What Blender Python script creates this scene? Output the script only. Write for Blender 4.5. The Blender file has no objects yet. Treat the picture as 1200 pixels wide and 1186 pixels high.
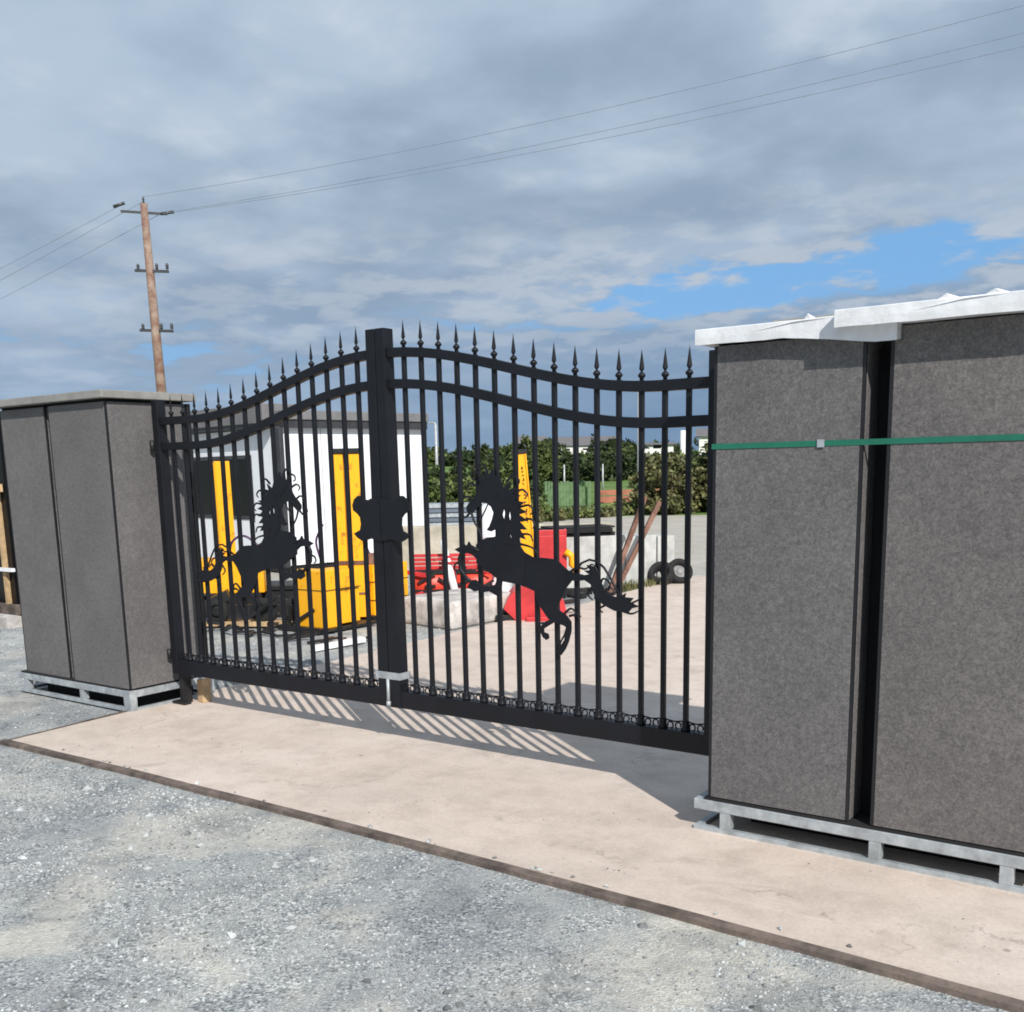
import bpy, math, random
from mathutils import Vector, Matrix, noise
from mathutils.geometry import tessellate_polygon
random.seed(7)
R = math.radians
scene = bpy.context.scene
COL = scene.collection

# ------------------------------------------------------------------ materials
def mat(name, col, rough=0.6, metal=0.0, var=0.15, scale=6.0, bump=0.0, bscale=60.0, spec=0.5, col2=None, detail=5.0, island=0.0, contrast=(0.35, 0.65)):
    m = bpy.data.materials.new(name); m.use_nodes = True
    nt = m.node_tree; N = nt.nodes; L = nt.links
    b = N["Principled BSDF"]
    b.inputs["Roughness"].default_value = rough
    b.inputs["Metallic"].default_value = metal
    b.inputs["Specular IOR Level"].default_value = spec
    tc = N.new("ShaderNodeTexCoord")
    n1 = N.new("ShaderNodeTexNoise"); n1.inputs["Scale"].default_value = scale; n1.inputs["Detail"].default_value = detail
    n1.inputs["Roughness"].default_value = 0.65
    L.new(tc.outputs["Object"], n1.inputs["Vector"])
    cr = N.new("ShaderNodeValToRGB")
    c1 = col; c2 = col2 if col2 else tuple(min(1, c * (1 + var * 2)) for c in col)
    if not col2: c1 = tuple(c * (1 - var) for c in col)
    cr.color_ramp.elements[0].color = (*c1, 1); cr.color_ramp.elements[1].color = (*c2, 1)
    cr.color_ramp.elements[0].position = contrast[0]; cr.color_ramp.elements[1].position = contrast[1]
    L.new(n1.outputs["Fac"], cr.inputs["Fac"])
    out = cr.outputs["Color"]
    if island > 0:
        g = N.new("ShaderNodeNewGeometry"); mp = N.new("ShaderNodeMapRange")
        mp.inputs["To Min"].default_value = 1 - island; mp.inputs["To Max"].default_value = 1 + island
        L.new(g.outputs["Random Per Island"], mp.inputs["Value"])
        mx = N.new("ShaderNodeVectorMath"); mx.operation = 'SCALE'
        L.new(out, mx.inputs[0]); L.new(mp.outputs["Result"], mx.inputs["Scale"]); out = mx.outputs["Vector"]
    L.new(out, b.inputs["Base Color"])
    if bump > 0:
        n2 = N.new("ShaderNodeTexNoise"); n2.inputs["Scale"].default_value = bscale; n2.inputs["Detail"].default_value = 4
        L.new(tc.outputs["Object"], n2.inputs["Vector"])
        bp = N.new("ShaderNodeBump"); bp.inputs["Strength"].default_value = bump; bp.inputs["Distance"].default_value = 0.01
        L.new(n2.outputs["Fac"], bp.inputs["Height"]); L.new(bp.outputs["Normal"], b.inputs["Normal"])
    return m

class NB:
    """small node builder"""
    def __init__(s, name):
        s.m = bpy.data.materials.new(name); s.m.use_nodes = True
        s.nt = s.m.node_tree; s.b = s.nt.nodes["Principled BSDF"]
        s.tc = s.nt.nodes.new("ShaderNodeTexCoord")
    def link(s, a, b): s.nt.links.new(a, b)
    def noise(s, scale, detail=5, rough=0.6, vec=None, dist=0.0):
        n = s.nt.nodes.new("ShaderNodeTexNoise"); n.inputs["Scale"].default_value = scale
        n.inputs["Detail"].default_value = detail; n.inputs["Roughness"].default_value = rough; n.inputs["Distortion"].default_value = dist
        s.link(vec if vec else s.tc.outputs["Object"], n.inputs["Vector"]); return n.outputs["Fac"]
    def voro(s, scale, feature='F1', vec=None, out="Distance"):
        n = s.nt.nodes.new("ShaderNodeTexVoronoi"); n.inputs["Scale"].default_value = scale; n.feature = feature
        s.link(vec if vec else s.tc.outputs["Object"], n.inputs["Vector"]); return n.outputs[out]
    def ramp(s, fac, stops):
        r = s.nt.nodes.new("ShaderNodeValToRGB"); e = r.color_ramp.elements
        while len(e) < len(stops): e.new(0.5)
        for i, (p, c) in enumerate(stops):
            e[i].position = p; e[i].color = (*c, 1) if len(c) == 3 else c
        s.link(fac, r.inputs["Fac"]); return r.outputs["Color"]
    def mix(s, fac, a, b, mode='MIX'):
        n = s.nt.nodes.new("ShaderNodeMix"); n.data_type = 'RGBA'; n.blend_type = mode
        for sock, v in ((n.inputs[0], fac), (n.inputs[6], a), (n.inputs[7], b)):
            if isinstance(v, (int, float)): sock.default_value = v
            elif isinstance(v, tuple): sock.default_value = (*v, 1)
            else: s.link(v, sock)
        return n.outputs[2]
    def math(s, op, a, b=None):
        n = s.nt.nodes.new("ShaderNodeMath"); n.operation = op
        for i, v in enumerate((a, b)):
            if v is None: continue
            if isinstance(v, (int, float)): n.inputs[i].default_value = v
            else: s.link(v, n.inputs[i])
        return n.outputs[0]
    def rng(s, v, a, b, c=0.0, d=1.0):
        n = s.nt.nodes.new("ShaderNodeMapRange"); n.interpolation_type = 'SMOOTHSTEP'
        s.link(v, n.inputs["Value"]); n.inputs["From Min"].default_value = a; n.inputs["From Max"].default_value = b
        n.inputs["To Min"].default_value = c; n.inputs["To Max"].default_value = d; return n.outputs[0]
    def bump(s, h, strength=0.5, dist=0.01):
        n = s.nt.nodes.new("ShaderNodeBump"); n.inputs["Strength"].default_value = strength; n.inputs["Distance"].default_value = dist
        s.link(h, n.inputs["Height"]); s.link(n.outputs["Normal"], s.b.inputs["Normal"])

M = {}
M['black'] = mat('gate_paint', (0.0065, 0.0075, 0.011), 0.5, var=0.15, bump=0.03, bscale=200, spec=0.3)
M['hub'] = mat('dull_hub', (0.20, 0.20, 0.20), 0.6)
M['blacktrim'] = mat('black_trim', (0.008, 0.008, 0.010), 0.5)
M['void'] = mat('near_black', (0.004, 0.004, 0.005), 0.9)  # near-black, also stands in for shade in the pillar gap and pallets
M['galv'] = mat('galvanised_steel', (0.36, 0.39, 0.41), 0.5, 0.35, var=0.18, scale=14, bump=0.05)
M['foil'] = mat('white_wrap', (0.70, 0.71, 0.73), 0.38, var=0.07, scale=9, bump=0.5, bscale=14)
M['slab'] = mat('grey_cap_stone', (0.24, 0.235, 0.22), 0.75, var=0.1, scale=12, bump=0.1)
M['strap'] = mat('green_strap', (0.012, 0.135, 0.085), 0.35, var=0.1)
M['wood'] = mat('timber', (0.42, 0.29, 0.16), 0.75, var=0.2, scale=8, bump=0.2)
M['board'] = mat('weathered_board', (0.065, 0.050, 0.042), 0.9, scale=7, bump=0.5, bscale=30, col2=(0.20, 0.155, 0.13))
M['polewood'] = mat('pole_wood', (0.17, 0.085, 0.06), 0.9, scale=2.2, bump=0.4, bscale=20, col2=(0.33, 0.25, 0.20), contrast=(0.38, 0.66))
M['yellow'] = mat('yellow_paint', (0.88, 0.37, 0.006), 0.45, scale=3.5, bump=0.04, col2=(0.93, 0.46, 0.010))
M['rustyellow'] = mat('chipped_yellow_paint', (0.93, 0.44, 0.008), 0.5, scale=7, detail=9, col2=(0.40, 0.15, 0.02), contrast=(0.57, 0.68))
M['red'] = mat('red_paint', (0.50, 0.035, 0.040), 0.42, var=0.14, scale=5)
M['orange'] = mat('orange_red_paint', (0.66, 0.055, 0.030), 0.45, var=0.12, scale=5)
M['darksteel'] = mat('dark_steel', (0.018, 0.018, 0.02), 0.5, 0.3, var=0.3)
M['rubber'] = mat('rubber', (0.010, 0.010, 0.011), 0.85, var=0.2, bump=0.2)
M['hose'] = mat('purple_hose', (0.06, 0.022, 0.075), 0.5)
M['cabin'] = mat('white_cladding', (0.80, 0.82, 0.86), 0.5, var=0.03, scale=2)
M['anthr'] = mat('anthracite_trim', (0.035, 0.036, 0.042), 0.5)
M['fascia'] = mat('grey_fascia', (0.17, 0.165, 0.17), 0.55, var=0.08)
M['concwall'] = mat('pale_concrete_wall', (0.34, 0.345, 0.33), 0.85, scale=4, bump=0.25, bscale=25, col2=(0.54, 0.545, 0.53))
M['beige'] = mat('beige_concrete', (0.33, 0.30, 0.24), 0.9, scale=3, bump=0.3, col2=(0.50, 0.46, 0.38))
M['concblock'] = mat('concrete_block', (0.28, 0.26, 0.24), 0.9, scale=5, bump=0.5, bscale=30, col2=(0.62, 0.58, 0.55))
M['rust'] = mat('rusty_steel', (0.10, 0.045, 0.03), 0.8, scale=5, bump=0.3, col2=(0.27, 0.15, 0.11))
M['bark'] = mat('bark', (0.07, 0.05, 0.035), 0.9)
M['leaf_dark'] = mat('leaves_dark', (0.018, 0.032, 0.012), 0.65, scale=0.5, island=0.5, col2=(0.052, 0.075, 0.024), spec=0.25)
M['leaf_mid'] = mat('leaves_mid', (0.035, 0.058, 0.016), 0.65, scale=0.6, island=0.5, col2=(0.098, 0.125, 0.036), spec=0.25)
M['leaf_light'] = mat('leaves_light', (0.09, 0.13, 0.030), 0.6, scale=1.2, island=0.5, col2=(0.17, 0.20, 0.060))
M['leaf_olive'] = mat('leaves_olive', (0.075, 0.085, 0.025), 0.6, scale=1.4, island=0.5, col2=(0.15, 0.14, 0.055))
M['postgrey'] = mat('lamp_post_steel', (0.42, 0.43, 0.44), 0.5, 0.2)
M['ceramic'] = mat('insulator', (0.05, 0.05, 0.055), 0.3)
M['wire'] = mat('wire', (0.21, 0.24, 0.29), 0.7)
M['whiteplastic'] = mat('white_plastic', (0.80, 0.81, 0.84), 0.4, var=0.05)
M['sheets'] = mat('blue_grey_sheets', (0.09, 0.11, 0.14), 0.5, scale=1.0, var=0.2, island=0.5)
M['orangenet'] = mat('orange_barrier', (0.34, 0.12, 0.075), 0.7, var=0.25, scale=2.0)
M['greennet'] = mat('green_netting', (0.11, 0.18, 0.085), 0.8, var=0.2)
M['mark'] = mat('dark_lettering', (0.10, 0.035, 0.008), 0.6)
M['roof'] = mat('slate_roof', (0.13, 0.125, 0.13), 0.8)
M['render'] = mat('white_render', (0.75, 0.74, 0.72), 0.8, var=0.05)

# window glass
g = NB('window_glass'); g.b.inputs["Base Color"].default_value = (0.003, 0.003, 0.004, 1); g.b.inputs["Roughness"].default_value = 0.3; g.b.inputs["Specular IOR Level"].default_value = 0.25
M['glass'] = g.m

# porcelain panels: dark grey with a mottled cement look
def panel_mat(name, warm, k=1.0):
    p = NB(name)
    a = p.noise(2.6, 6, 0.6); b2 = p.noise(38, 7, 0.8); c = p.noise(120, 4, 0.75)
    base = p.ramp(a, [(0.30, (0.108, 0.104, 0.105)), (0.52, (0.124, 0.119, 0.119)), (0.74, (0.144, 0.138, 0.136))])
    fine = p.ramp(b2, [(0.34, (1 - .26 * k, 1 - .26 * k, 1 - .25 * k)), (0.50, (1, 1, 1)), (0.67, (1 + .32 * k, 1 + .31 * k, 1 + .30 * k))])
    base = p.mix(1.0, base, fine, 'MULTIPLY')
    sp = p.ramp(c, [(0.36, (1 - .34 * k, 1 - .34 * k, 1 - .33 * k)), (0.5, (1, 1, 1)), (0.64, (1 + .42 * k, 1 + .41 * k, 1 + .39 * k))])
    base = p.mix(1.0, base, sp, 'MULTIPLY')
    base = p.mix(1.0, base, warm, 'MULTIPLY')
    mp = p.nt.nodes.new("ShaderNodeMapping"); p.link(p.tc.outputs["Object"], mp.inputs[0]); mp.inputs["Scale"].default_value = (9, 9, 0.9)
    streak = p.noise(1.0, 6, 0.7, vec=mp.outputs[0]); smudge = p.noise(3.4, 7, 0.75, dist=1.2)
    base = p.mix(p.math('MULTIPLY', p.rng(streak, 0.56, 0.74), 0.16), base, (0.20, 0.195, 0.185))
    base = p.mix(p.math('MULTIPLY', p.rng(smudge, 0.60, 0.70), 0.30), base, (0.19, 0.185, 0.175))
    base = p.mix(p.math('MULTIPLY', p.rng(p.noise(5.5, 8, 0.8, dist=2.5), 0.665, 0.69), 0.45), base, (0.26, 0.255, 0.25))
    p.link(base, p.b.inputs["Base Color"])
    p.b.inputs["Roughness"].default_value = 0.62; p.b.inputs["Specular IOR Level"].default_value = 0.35
    p.bump(p.noise(90, 5, 0.7), 0.25, 0.004)
    return p.m
M['panel'] = panel_mat('porcelain_panel', (1.0, 1.0, 1.01), 0.85)
M['panel_smooth'] = panel_mat('porcelain_panel_smooth', (1.06, 1.04, 1.03), 0.6)
M['panel_warm'] = panel_mat('porcelain_panel_warm', (1.05, 1.02, 1.0), 0.85)

# concrete apron
p = NB('apron_concrete')
a = p.noise(0.55, 6, 0.6, dist=0.4); b2 = p.noise(4.5, 7, 0.7); c = p.noise(60, 4, 0.7); d = p.noise(1.7, 8, 0.75, dist=0.9)
base = p.ramp(a, [(0.32, (0.50, 0.445, 0.40)), (0.5, (0.56, 0.495, 0.44)), (0.68, (0.61, 0.555, 0.51))])
base = p.mix(1.0, base, p.ramp(b2, [(0.30, (0.80, 0.79, 0.78)), (0.55, (1, 1, 1)), (0.75, (1.07, 1.07, 1.07))]), 'MULTIPLY')
base = p.mix(1.0, base, p.ramp(c, [(0.35, (0.90, 0.90, 0.90)), (0.6, (1.03, 1.03, 1.03))]), 'MULTIPLY')
base = p.mix(p.rng(d, 0.54, 0.76), base, (0.36, 0.31, 0.27))
wv = p.noise(1.1, 6, 0.7)
crk = p.nt.nodes.new("ShaderNodeTexVoronoi"); crk.feature = 'DISTANCE_TO_EDGE'; crk.inputs["Scale"].default_value = 0.42
va = p.nt.nodes.new("ShaderNodeVectorMath"); va.operation = 'ADD'; p.link(p.tc.outputs["Object"], va.inputs[0])
nv = p.nt.nodes.new("ShaderNodeTexNoise"); nv.inputs["Scale"].default_value = 1.6; nv.inputs["Detail"].default_value = 8; nv.inputs["Roughness"].default_value = 0.65; p.link(p.tc.outputs["Object"], nv.inputs["Vector"])
p.link(nv.outputs["Color"], va.inputs[1]); p.link(va.outputs[0], crk.inputs["Vector"])
cmask = p.math('MULTIPLY', p.rng(crk.outputs["Distance"], 0.006, 0.001), p.rng(wv, 0.48, 0.58))
base = p.mix(p.math('MULTIPLY', cmask, 0.55), base, (0.26, 0.22, 0.19))
mp = p.nt.nodes.new("ShaderNodeMapping"); p.link(p.tc.outputs["Object"], mp.inputs[0]); mp.inputs["Scale"].default_value = (0.7, 4.5, 1); mp.inputs["Rotation"].default_value = (0, 0, 0.5)
scuff = p.noise(1.5, 8, 0.75, vec=mp.outputs[0])
base = p.mix(p.math('MULTIPLY', p.rng(scuff, 0.58, 0.72), 0.35), base, (0.66, 0.62, 0.58))
base = p.mix(p.math('MULTIPLY', p.rng(p.noise(2.3, 8, 0.8, dist=1.8), 0.63, 0.67), 0.35), base, (0.42, 0.33, 0.25))
base = p.mix(p.math('MULTIPLY', p.rng(p.voro(2.6), 0.045, 0.02), 0.6), base, (0.16, 0.14, 0.13))
st = p.noise(14, 8, 0.8)
base = p.mix(p.rng(st, 0.675, 0.73), base, (0.20, 0.17, 0.15))
base = p.mix(1.0, base, (1.10, 1.04, 1.00), 'MULTIPLY')
p.link(base, p.b.inputs["Base Color"]); p.b.inputs["Roughness"].default_value = 0.85
p.bump(p.math('ADD', p.noise(140, 4, 0.7), p.math('MULTIPLY', p.noise(9, 4, 0.6), 0.6)), 0.25, 0.006)
M['apron'] = p.m

# ground: crushed grey stone near, tan yard, then field
p = NB('ground_mix')
sx = p.nt.nodes.new("ShaderNodeSeparateXYZ"); p.link(p.tc.outputs["Object"], sx.inputs[0])
X, Y = sx.outputs[0], sx.outputs[1]
v1 = p.voro(105, out="Color"); v2 = p.voro(260, out="Color"); vd = p.voro(105); vd2 = p.voro(260)
def grey(colsock):
    n = p.nt.nodes.new("ShaderNodeSeparateXYZ"); p.link(colsock, n.inputs[0]); return n.outputs[0]
stone = p.ramp(grey(v1), [(0.0, (0.13, 0.14, 0.148)), (0.3, (0.26, 0.275, 0.28)), (0.75, (0.38, 0.39, 0.39)), (1.0, (0.62, 0.61, 0.59))])
stone2 = p.ramp(grey(v2), [(0.0, (0.20, 0.212, 0.22)), (0.6, (0.35, 0.36, 0.36)), (1.0, (0.52, 0.52, 0.50))])
stone = p.mix(p.rng(p.noise(5, 4), 0.45, 0.58), stone, stone2)
dust = p.noise(1.15, 7, 0.62, dist=0.6)
dustc = p.ramp(p.noise(30, 5, 0.7), [(0.3, (0.38, 0.36, 0.32)), (0.7, (0.62, 0.585, 0.52))])
stone = p.mix(p.math('MULTIPLY', p.rng(dust, 0.46, 0.62), 0.70), stone, dustc)
stone = p.mix(1.0, stone, p.ramp(p.noise(0.8, 5, 0.6), [(0.3, (0.76, 0.78, 0.82)), (0.7, (1.18, 1.18, 1.14))]), 'MULTIPLY')
stone = p.mix(1.0, stone, p.ramp(p.noise(3.2, 8, 0.72, dist=0.5), [(0.34, (0.68, 0.70, 0.72)), (0.5, (1, 1, 1)), (0.70, (1.16, 1.15, 1.13))]), 'MULTIPLY')
yard = p.ramp(p.noise(1.3, 8, 0.7), [(0.3, (0.36, 0.335, 0.29)), (0.55, (0.45, 0.42, 0.365)), (0.75, (0.53, 0.49, 0.42))])
rad = p.math('SQRT', p.math('ADD', p.math('MULTIPLY', X, X), p.math('MULTIPLY', Y, Y)))
radn = p.math('ADD', rad, p.math('MULTIPLY', p.noise(0.35, 5), 2.0))
g1 = p.ramp(p.noise(0.10, 5), [(0.3, (0.085, 0.13, 0.032)), (0.55, (0.13, 0.21, 0.055)), (0.75, (0.19, 0.22, 0.085))])
col = p.mix(p.rng(radn, 15, 19), stone, yard)
col = p.mix(p.rng(radn, 35.6, 36.2), col, g1)
p.link(col, p.b.inputs["Base Color"]); p.b.inputs["Roughness"].default_value = 0.92; p.b.inputs["Specular IOR Level"].default_value = 0.25
hh = p.math('ADD', p.math('MULTIPLY', vd, 1.0), p.math('MULTIPLY', vd2, 0.5))
p.bump(p.math('ADD', hh, p.math('MULTIPLY', p.noise(7, 6, 0.6), 2.2)), 0.42, 0.010)
M['ground'] = p.m
M['stones'] = mat('loose_stone', (0.29, 0.30, 0.30), 0.85, island=0.60, scale=1.0, var=0.2, bump=0.3, bscale=90)

# ------------------------------------------------------------------ mesh builder
class MB:
    def __init__(s): s.v = []; s.f = []; s.smooth = []
    def add(s, vs, fs, smooth=False):
        o = len(s.v); s.v += [tuple(v) for v in vs]
        for f in fs: s.f.append([i + o for i in f]); s.smooth.append(smooth)
    def box(s, x0, x1, y0, y1, z0, z1):
        vs = [(x, y, z) for z in (z0, z1) for y in (y0, y1) for x in (x0, x1)]
        s.add(vs, [(0, 2, 3, 1), (4, 5, 7, 6), (0, 1, 5, 4), (2, 6, 7, 3), (0, 4, 6, 2), (1, 3, 7, 5)]); return s
    def hexa(s, b, t):
        """b,t: 4 points each, counter-clockwise seen from above"""
        s.add(list(b) + list(t), [(3, 2, 1, 0), (4, 5, 6, 7), (0, 1, 5, 4), (1, 2, 6, 5), (2, 3, 7, 6), (3, 0, 4, 7)]); return s
    def beam(s, a, b, w, h, up=(0, 0, 1)):
        a = Vector(a); b = Vector(b); d = (b - a).normalized(); upv = Vector(up)
        if abs(d.dot(upv)) > 0.98: upv = Vector((0, 1, 0))
        r = d.cross(upv).normalized(); u = r.cross(d)
        q = [(-1, -1), (1, -1), (1, 1), (-1, 1)]
        vs = [p_ + r * (i * w / 2) + u * (j * h / 2) for p_ in (a, b) for i, j in q]
        s.add(vs, [(0, 1, 2, 3), (7, 6, 5, 4), (0, 4, 5, 1), (1, 5, 6, 2), (2, 6, 7, 3), (3, 7, 4, 0)]); return s
    def tube(s, pts, rad, n=8, cap=True):
        pts = [Vector(q) for q in pts]; rads = rad if isinstance(rad, (list, tuple)) else [rad] * len(pts)
        rings = []; prev = None
        for i, q in enumerate(pts):
            d = (pts[min(i + 1, len(pts) - 1)] - pts[max(i - 1, 0)]).normalized()
            if prev is None:
                r = d.cross(Vector((0, 0, 1)) if abs(d.z) < 0.9 else Vector((1, 0, 0))).normalized()
            else: r = (prev - d * prev.dot(d)).normalized()
            prev = r; u = d.cross(r)
            rings.append([q + (r * math.cos(2 * math.pi * k / n) + u * math.sin(2 * math.pi * k / n)) * rads[i] for k in range(n)])
        o = len(s.v)
        for rg in rings: s.v += [tuple(v) for v in rg]
        for i in range(len(rings) - 1):
            for k in range(n):
                a = o + i * n + k; b = o + i * n + (k + 1) % n
                s.f.append([a, b, b + n, a + n]); s.smooth.append(n > 5)
        if cap:
            s.f.append([o + k for k in range(n)][::-1]); s.smooth.append(False)
            s.f.append([o + (len(rings) - 1) * n + k for k in range(n)]); s.smooth.append(False)
        return s
    def torus(s, c, prof, n=24, axis='z'):
        """closed profile revolved without end caps"""
        k0 = len(s.f); s.lathe(c, prof + [prof[0]], n, axis)
        s.f = s.f[:-2]; s.smooth = s.smooth[:-2]; return s
    def lathe(s, c, prof, n=12, axis='z', smooth=True):
        """prof: list (r, h) revolved about axis through c"""
        o = len(s.v)
        for r, h in prof:
            for k in range(n):
                a = 2 * math.pi * k / n; p_ = (r * math.cos(a), r * math.sin(a), h)
                if axis == 'x': p_ = (p_[2], p_[0], p_[1])
                if axis == 'y': p_ = (p_[1], p_[2], p_[0])
                s.v.append((c[0] + p_[0], c[1] + p_[1], c[2] + p_[2]))
        for i in range(len(prof) - 1):
            for k in range(n):
                a = o + i * n + k; b = o + i * n + (k + 1) % n
                s.f.append([a, b, b + n, a + n]); s.smooth.append(smooth)
        s.f.append([o + k for k in range(n)][::-1]); s.smooth.append(False)
        s.f.append([o + (len(prof) - 1) * n + k for k in range(n)]); s.smooth.append(False)
        return s
    def plate(s, poly, y0, y1, holes=()):
        """extrude an (x,z) outline from y0 to y1"""
        n = len(poly)
        area = sum(poly[i][0] * poly[(i + 1) % n][1] - poly[(i + 1) % n][0] * poly[i][1] for i in range(n))
        if area < 0: poly = poly[::-1]
        loops = [[Vector((x, z, 0)) for x, z in poly]] + [[Vector((x, z, 0)) for x, z in h] for h in holes]
        tris = tessellate_polygon(loops); hl = [len(h) for h in holes]; n0 = n
        poly = list(poly) + [q for h in holes for q in h]; n = len(poly)
        vs = [(x, y0, z) for x, z in poly] + [(x, y1, z) for x, z in poly]
        fs = []
        for a, b, c in tris:
            ar = (poly[b][0] - poly[a][0]) * (poly[c][1] - poly[a][1]) - (poly[c][0] - poly[a][0]) * (poly[b][1] - poly[a][1])
            if ar < 0: a, b, c = a, c, b
            fs.append((a, b, c)); fs.append((c + n, b + n, a + n))
        for i in range(n0): j = (i + 1) % n0; fs.append((j, i, i + n, j + n))
        o_ = n0
        for L_ in hl:
            for i in range(L_): a, b = o_ + i, o_ + (i + 1) % L_; fs.append((a, b, b + n, a + n))
            o_ += L_
        s.add(vs, fs); return s
    def build(s, name, m, parent=None, bevel=0.0, loc=None, seg=2):
        me = bpy.data.meshes.new(name); me.from_pydata(s.v, [], s.f)
        me.polygons.foreach_set("use_smooth", s.smooth); me.materials.append(m); me.update()
        o = bpy.data.objects.new(name, me); COL.objects.link(o)
        if loc is not None:           # move origin: vertices are in world space
            me.transform(Matrix.Translation(-Vector(loc))); o.location = loc
        if parent is not None:
            o.parent = parent
            if loc is None and parent.type == 'EMPTY':
                o.matrix_parent_inverse = parent.matrix_basis.inverted()
            elif loc is None:
                o.matrix_parent_inverse = Matrix.Identity(4)
                o.matrix_parent_inverse = world_of(parent).inverted()
        if bevel > 0:
            b = o.modifiers.new("bevel", 'BEVEL'); b.width = bevel; b.segments = seg; b.limit_method = 'ANGLE'; b.angle_limit = R(40)
        return o
def world_of(o):
    return o.matrix_basis if o.parent is None else world_of(o.parent) @ o.matrix_parent_inverse @ o.matrix_basis
def thing(name, label, cat, loc, rz=0.0, group=None):
    o = bpy.data.objects.new(name, None); COL.objects.link(o); o.location = loc; o.rotation_euler = (0, 0, rz)
    o.empty_display_size = 0.2
    o['label'] = label; o['category'] = cat
    if group: o['group'] = group
    return o
def tag(o, label, cat, group=None):
    o['label'] = label; o['category'] = cat
    if group: o['group'] = group
    return o
def struct(o): o['kind'] = 'structure'; return o

# ------------------------------------------------------------------ world, sun, camera
SUN = Vector((1.08, -0.74, 1.0)).normalized()
w = bpy.data.worlds.new("World"); scene.world = w; w.use_nodes = True
nt = w.node_tree; bg = nt.nodes["Background"]; bg.inputs["Strength"].default_value = 0.1
sky = nt.nodes.new("ShaderNodeTexSky"); sky.sky_type = 'NISHITA'; sky.sun_disc = False
sky.sun_elevation = math.asin(SUN.z); sky.sun_rotation = math.atan2(SUN.x, SUN.y)
def wn(t, **k):
    n = nt.nodes.new(t)
    for a, b in k.items(): setattr(n, a, b)
    return n
def wm(op, a, b=None, c=None):
    n = wn("ShaderNodeMath", operation=op)
    for i, v in enumerate((a, b, c)):
        if v is None: continue
        if isinstance(v, (int, float)): n.inputs[i].default_value = v
        else: nt.links.new(v, n.inputs[i])
    return n.outputs[0]
def wsmooth(v, a, b):
    n = wn("ShaderNodeMapRange", interpolation_type='SMOOTHSTEP'); nt.links.new(v, n.inputs["Value"])
    n.inputs["From Min"].default_value = a; n.inputs["From Max"].default_value = b; return n.outputs[0]
def wmix(f, a, b, mode='MIX'):
    n = wn("ShaderNodeMix", data_type='RGBA', blend_type=mode)
    for sck, v in ((n.inputs[0], f), (n.inputs[6], a), (n.inputs[7], b)):
        if isinstance(v, (int, float)): sck.default_value = v
        elif isinstance(v, tuple): sck.default_value = (*v, 1)
        else: nt.links.new(v, sck)
    return n.outputs[2]
tc = wn("ShaderNodeTexCoord"); sp = wn("ShaderNodeSeparateXYZ"); nt.links.new(tc.outputs["Generated"], sp.inputs[0])
dx, dy, dz = sp.outputs
zc = wm('MAXIMUM', dz, 0.0); den = wm('ADD', zc, 0.16)
cx = wm('DIVIDE', dx, den); cy = wm('DIVIDE', dy, den)
cmb = wn("ShaderNodeCombineXYZ"); nt.links.new(cx, cmb.inputs[0]); nt.links.new(cy, cmb.inputs[1])
def wnoise(scale, detail, rough, dist, off=0.0):
    mp = wn("ShaderNodeMapping"); nt.links.new(cmb.outputs[0], mp.inputs["Vector"]); mp.inputs["Location"].default_value = (off, off * 0.7, off * 1.3)
    n = wn("ShaderNodeTexNoise"); nt.links.new(mp.outputs[0], n.inputs["Vector"])
    n.inputs["Scale"].default_value = scale; n.inputs["Detail"].default_value = detail; n.inputs["Roughness"].default_value = rough; n.inputs["Distortion"].default_value = dist
    return n.outputs["Fac"]
big = wnoise(0.85, 4, 0.50, 0.1, 3.1); mid = wnoise(2.3, 5, 0.52, 0.15, 9.7); fine = wnoise(6.0, 6, 0.55, 0.15, 1.9)
az = wm('ARCTAN2', dx, dy)                          # azimuth clockwise from +Y
el = wm('ARCSINE', dz)
def blob(a0, e0, ra, re):
    u = wm('DIVIDE', wm('SUBTRACT', az, a0), ra); v = wm('DIVIDE', wm('SUBTRACT', el, e0), re)
    return wm('EXPONENT', wm('MULTIPLY', wm('ADD', wm('MULTIPLY', u, u), wm('MULTIPLY', v, v)), -1.0))
cloud = wmix(wsmooth(wm('ADD', wm('MULTIPLY', big, 0.5), wm('MULTIPLY', mid, 0.5)), 0.38, 0.60), (3.0, 3.95, 5.2), (4.65, 5.7, 7.0))
light = wsmooth(wm('ADD', wm('MULTIPLY', mid, 0.55), wm('MULTIPLY', fine, 0.45)), 0.52, 0.70)
cloud = wmix(wm('MULTIPLY', light, 0.6), cloud, (6.2, 6.9, 7.8))
hz = wsmooth(el, R(13), R(2))
cloud = wmix(wm('MULTIPLY', hz, 0.5), cloud, (2.6, 3.9, 5.7))
# distant low rain cloud right of the view, slate blue
low = blob(R(-22), R(2.5), R(22), R(6.5))
cloud = wmix(wm('MULTIPLY', low, 0.75), cloud, (1.35, 2.40, 3.95))
band = wm('MULTIPLY', blob(R(-20), R(9.0), R(40), R(3.2)), 1.0)
cloud = wmix(wm('MULTIPLY', wm('MULTIPLY', band, wsmooth(fine, 0.42, 0.58)), 0.7), cloud, (5.4, 5.95, 6.7))
blue = wmix(0.8, sky.outputs[0], (1.9, 4.5, 8.3))
gap = wm('ADD', wm('ADD', blob(R(-26.5), R(8.7), R(8), R(1.5)), wm('MULTIPLY', blob(R(-14.5), R(9.8), R(7), R(1.3)), 0.95)),
         wm('ADD', wm('MULTIPLY', blob(R(-55), R(5.5), R(12), R(2.6)), 0.42), wm('MULTIPLY', blob(R(-39), R(7.2), R(7), R(1.4)), 0.3)))
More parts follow.
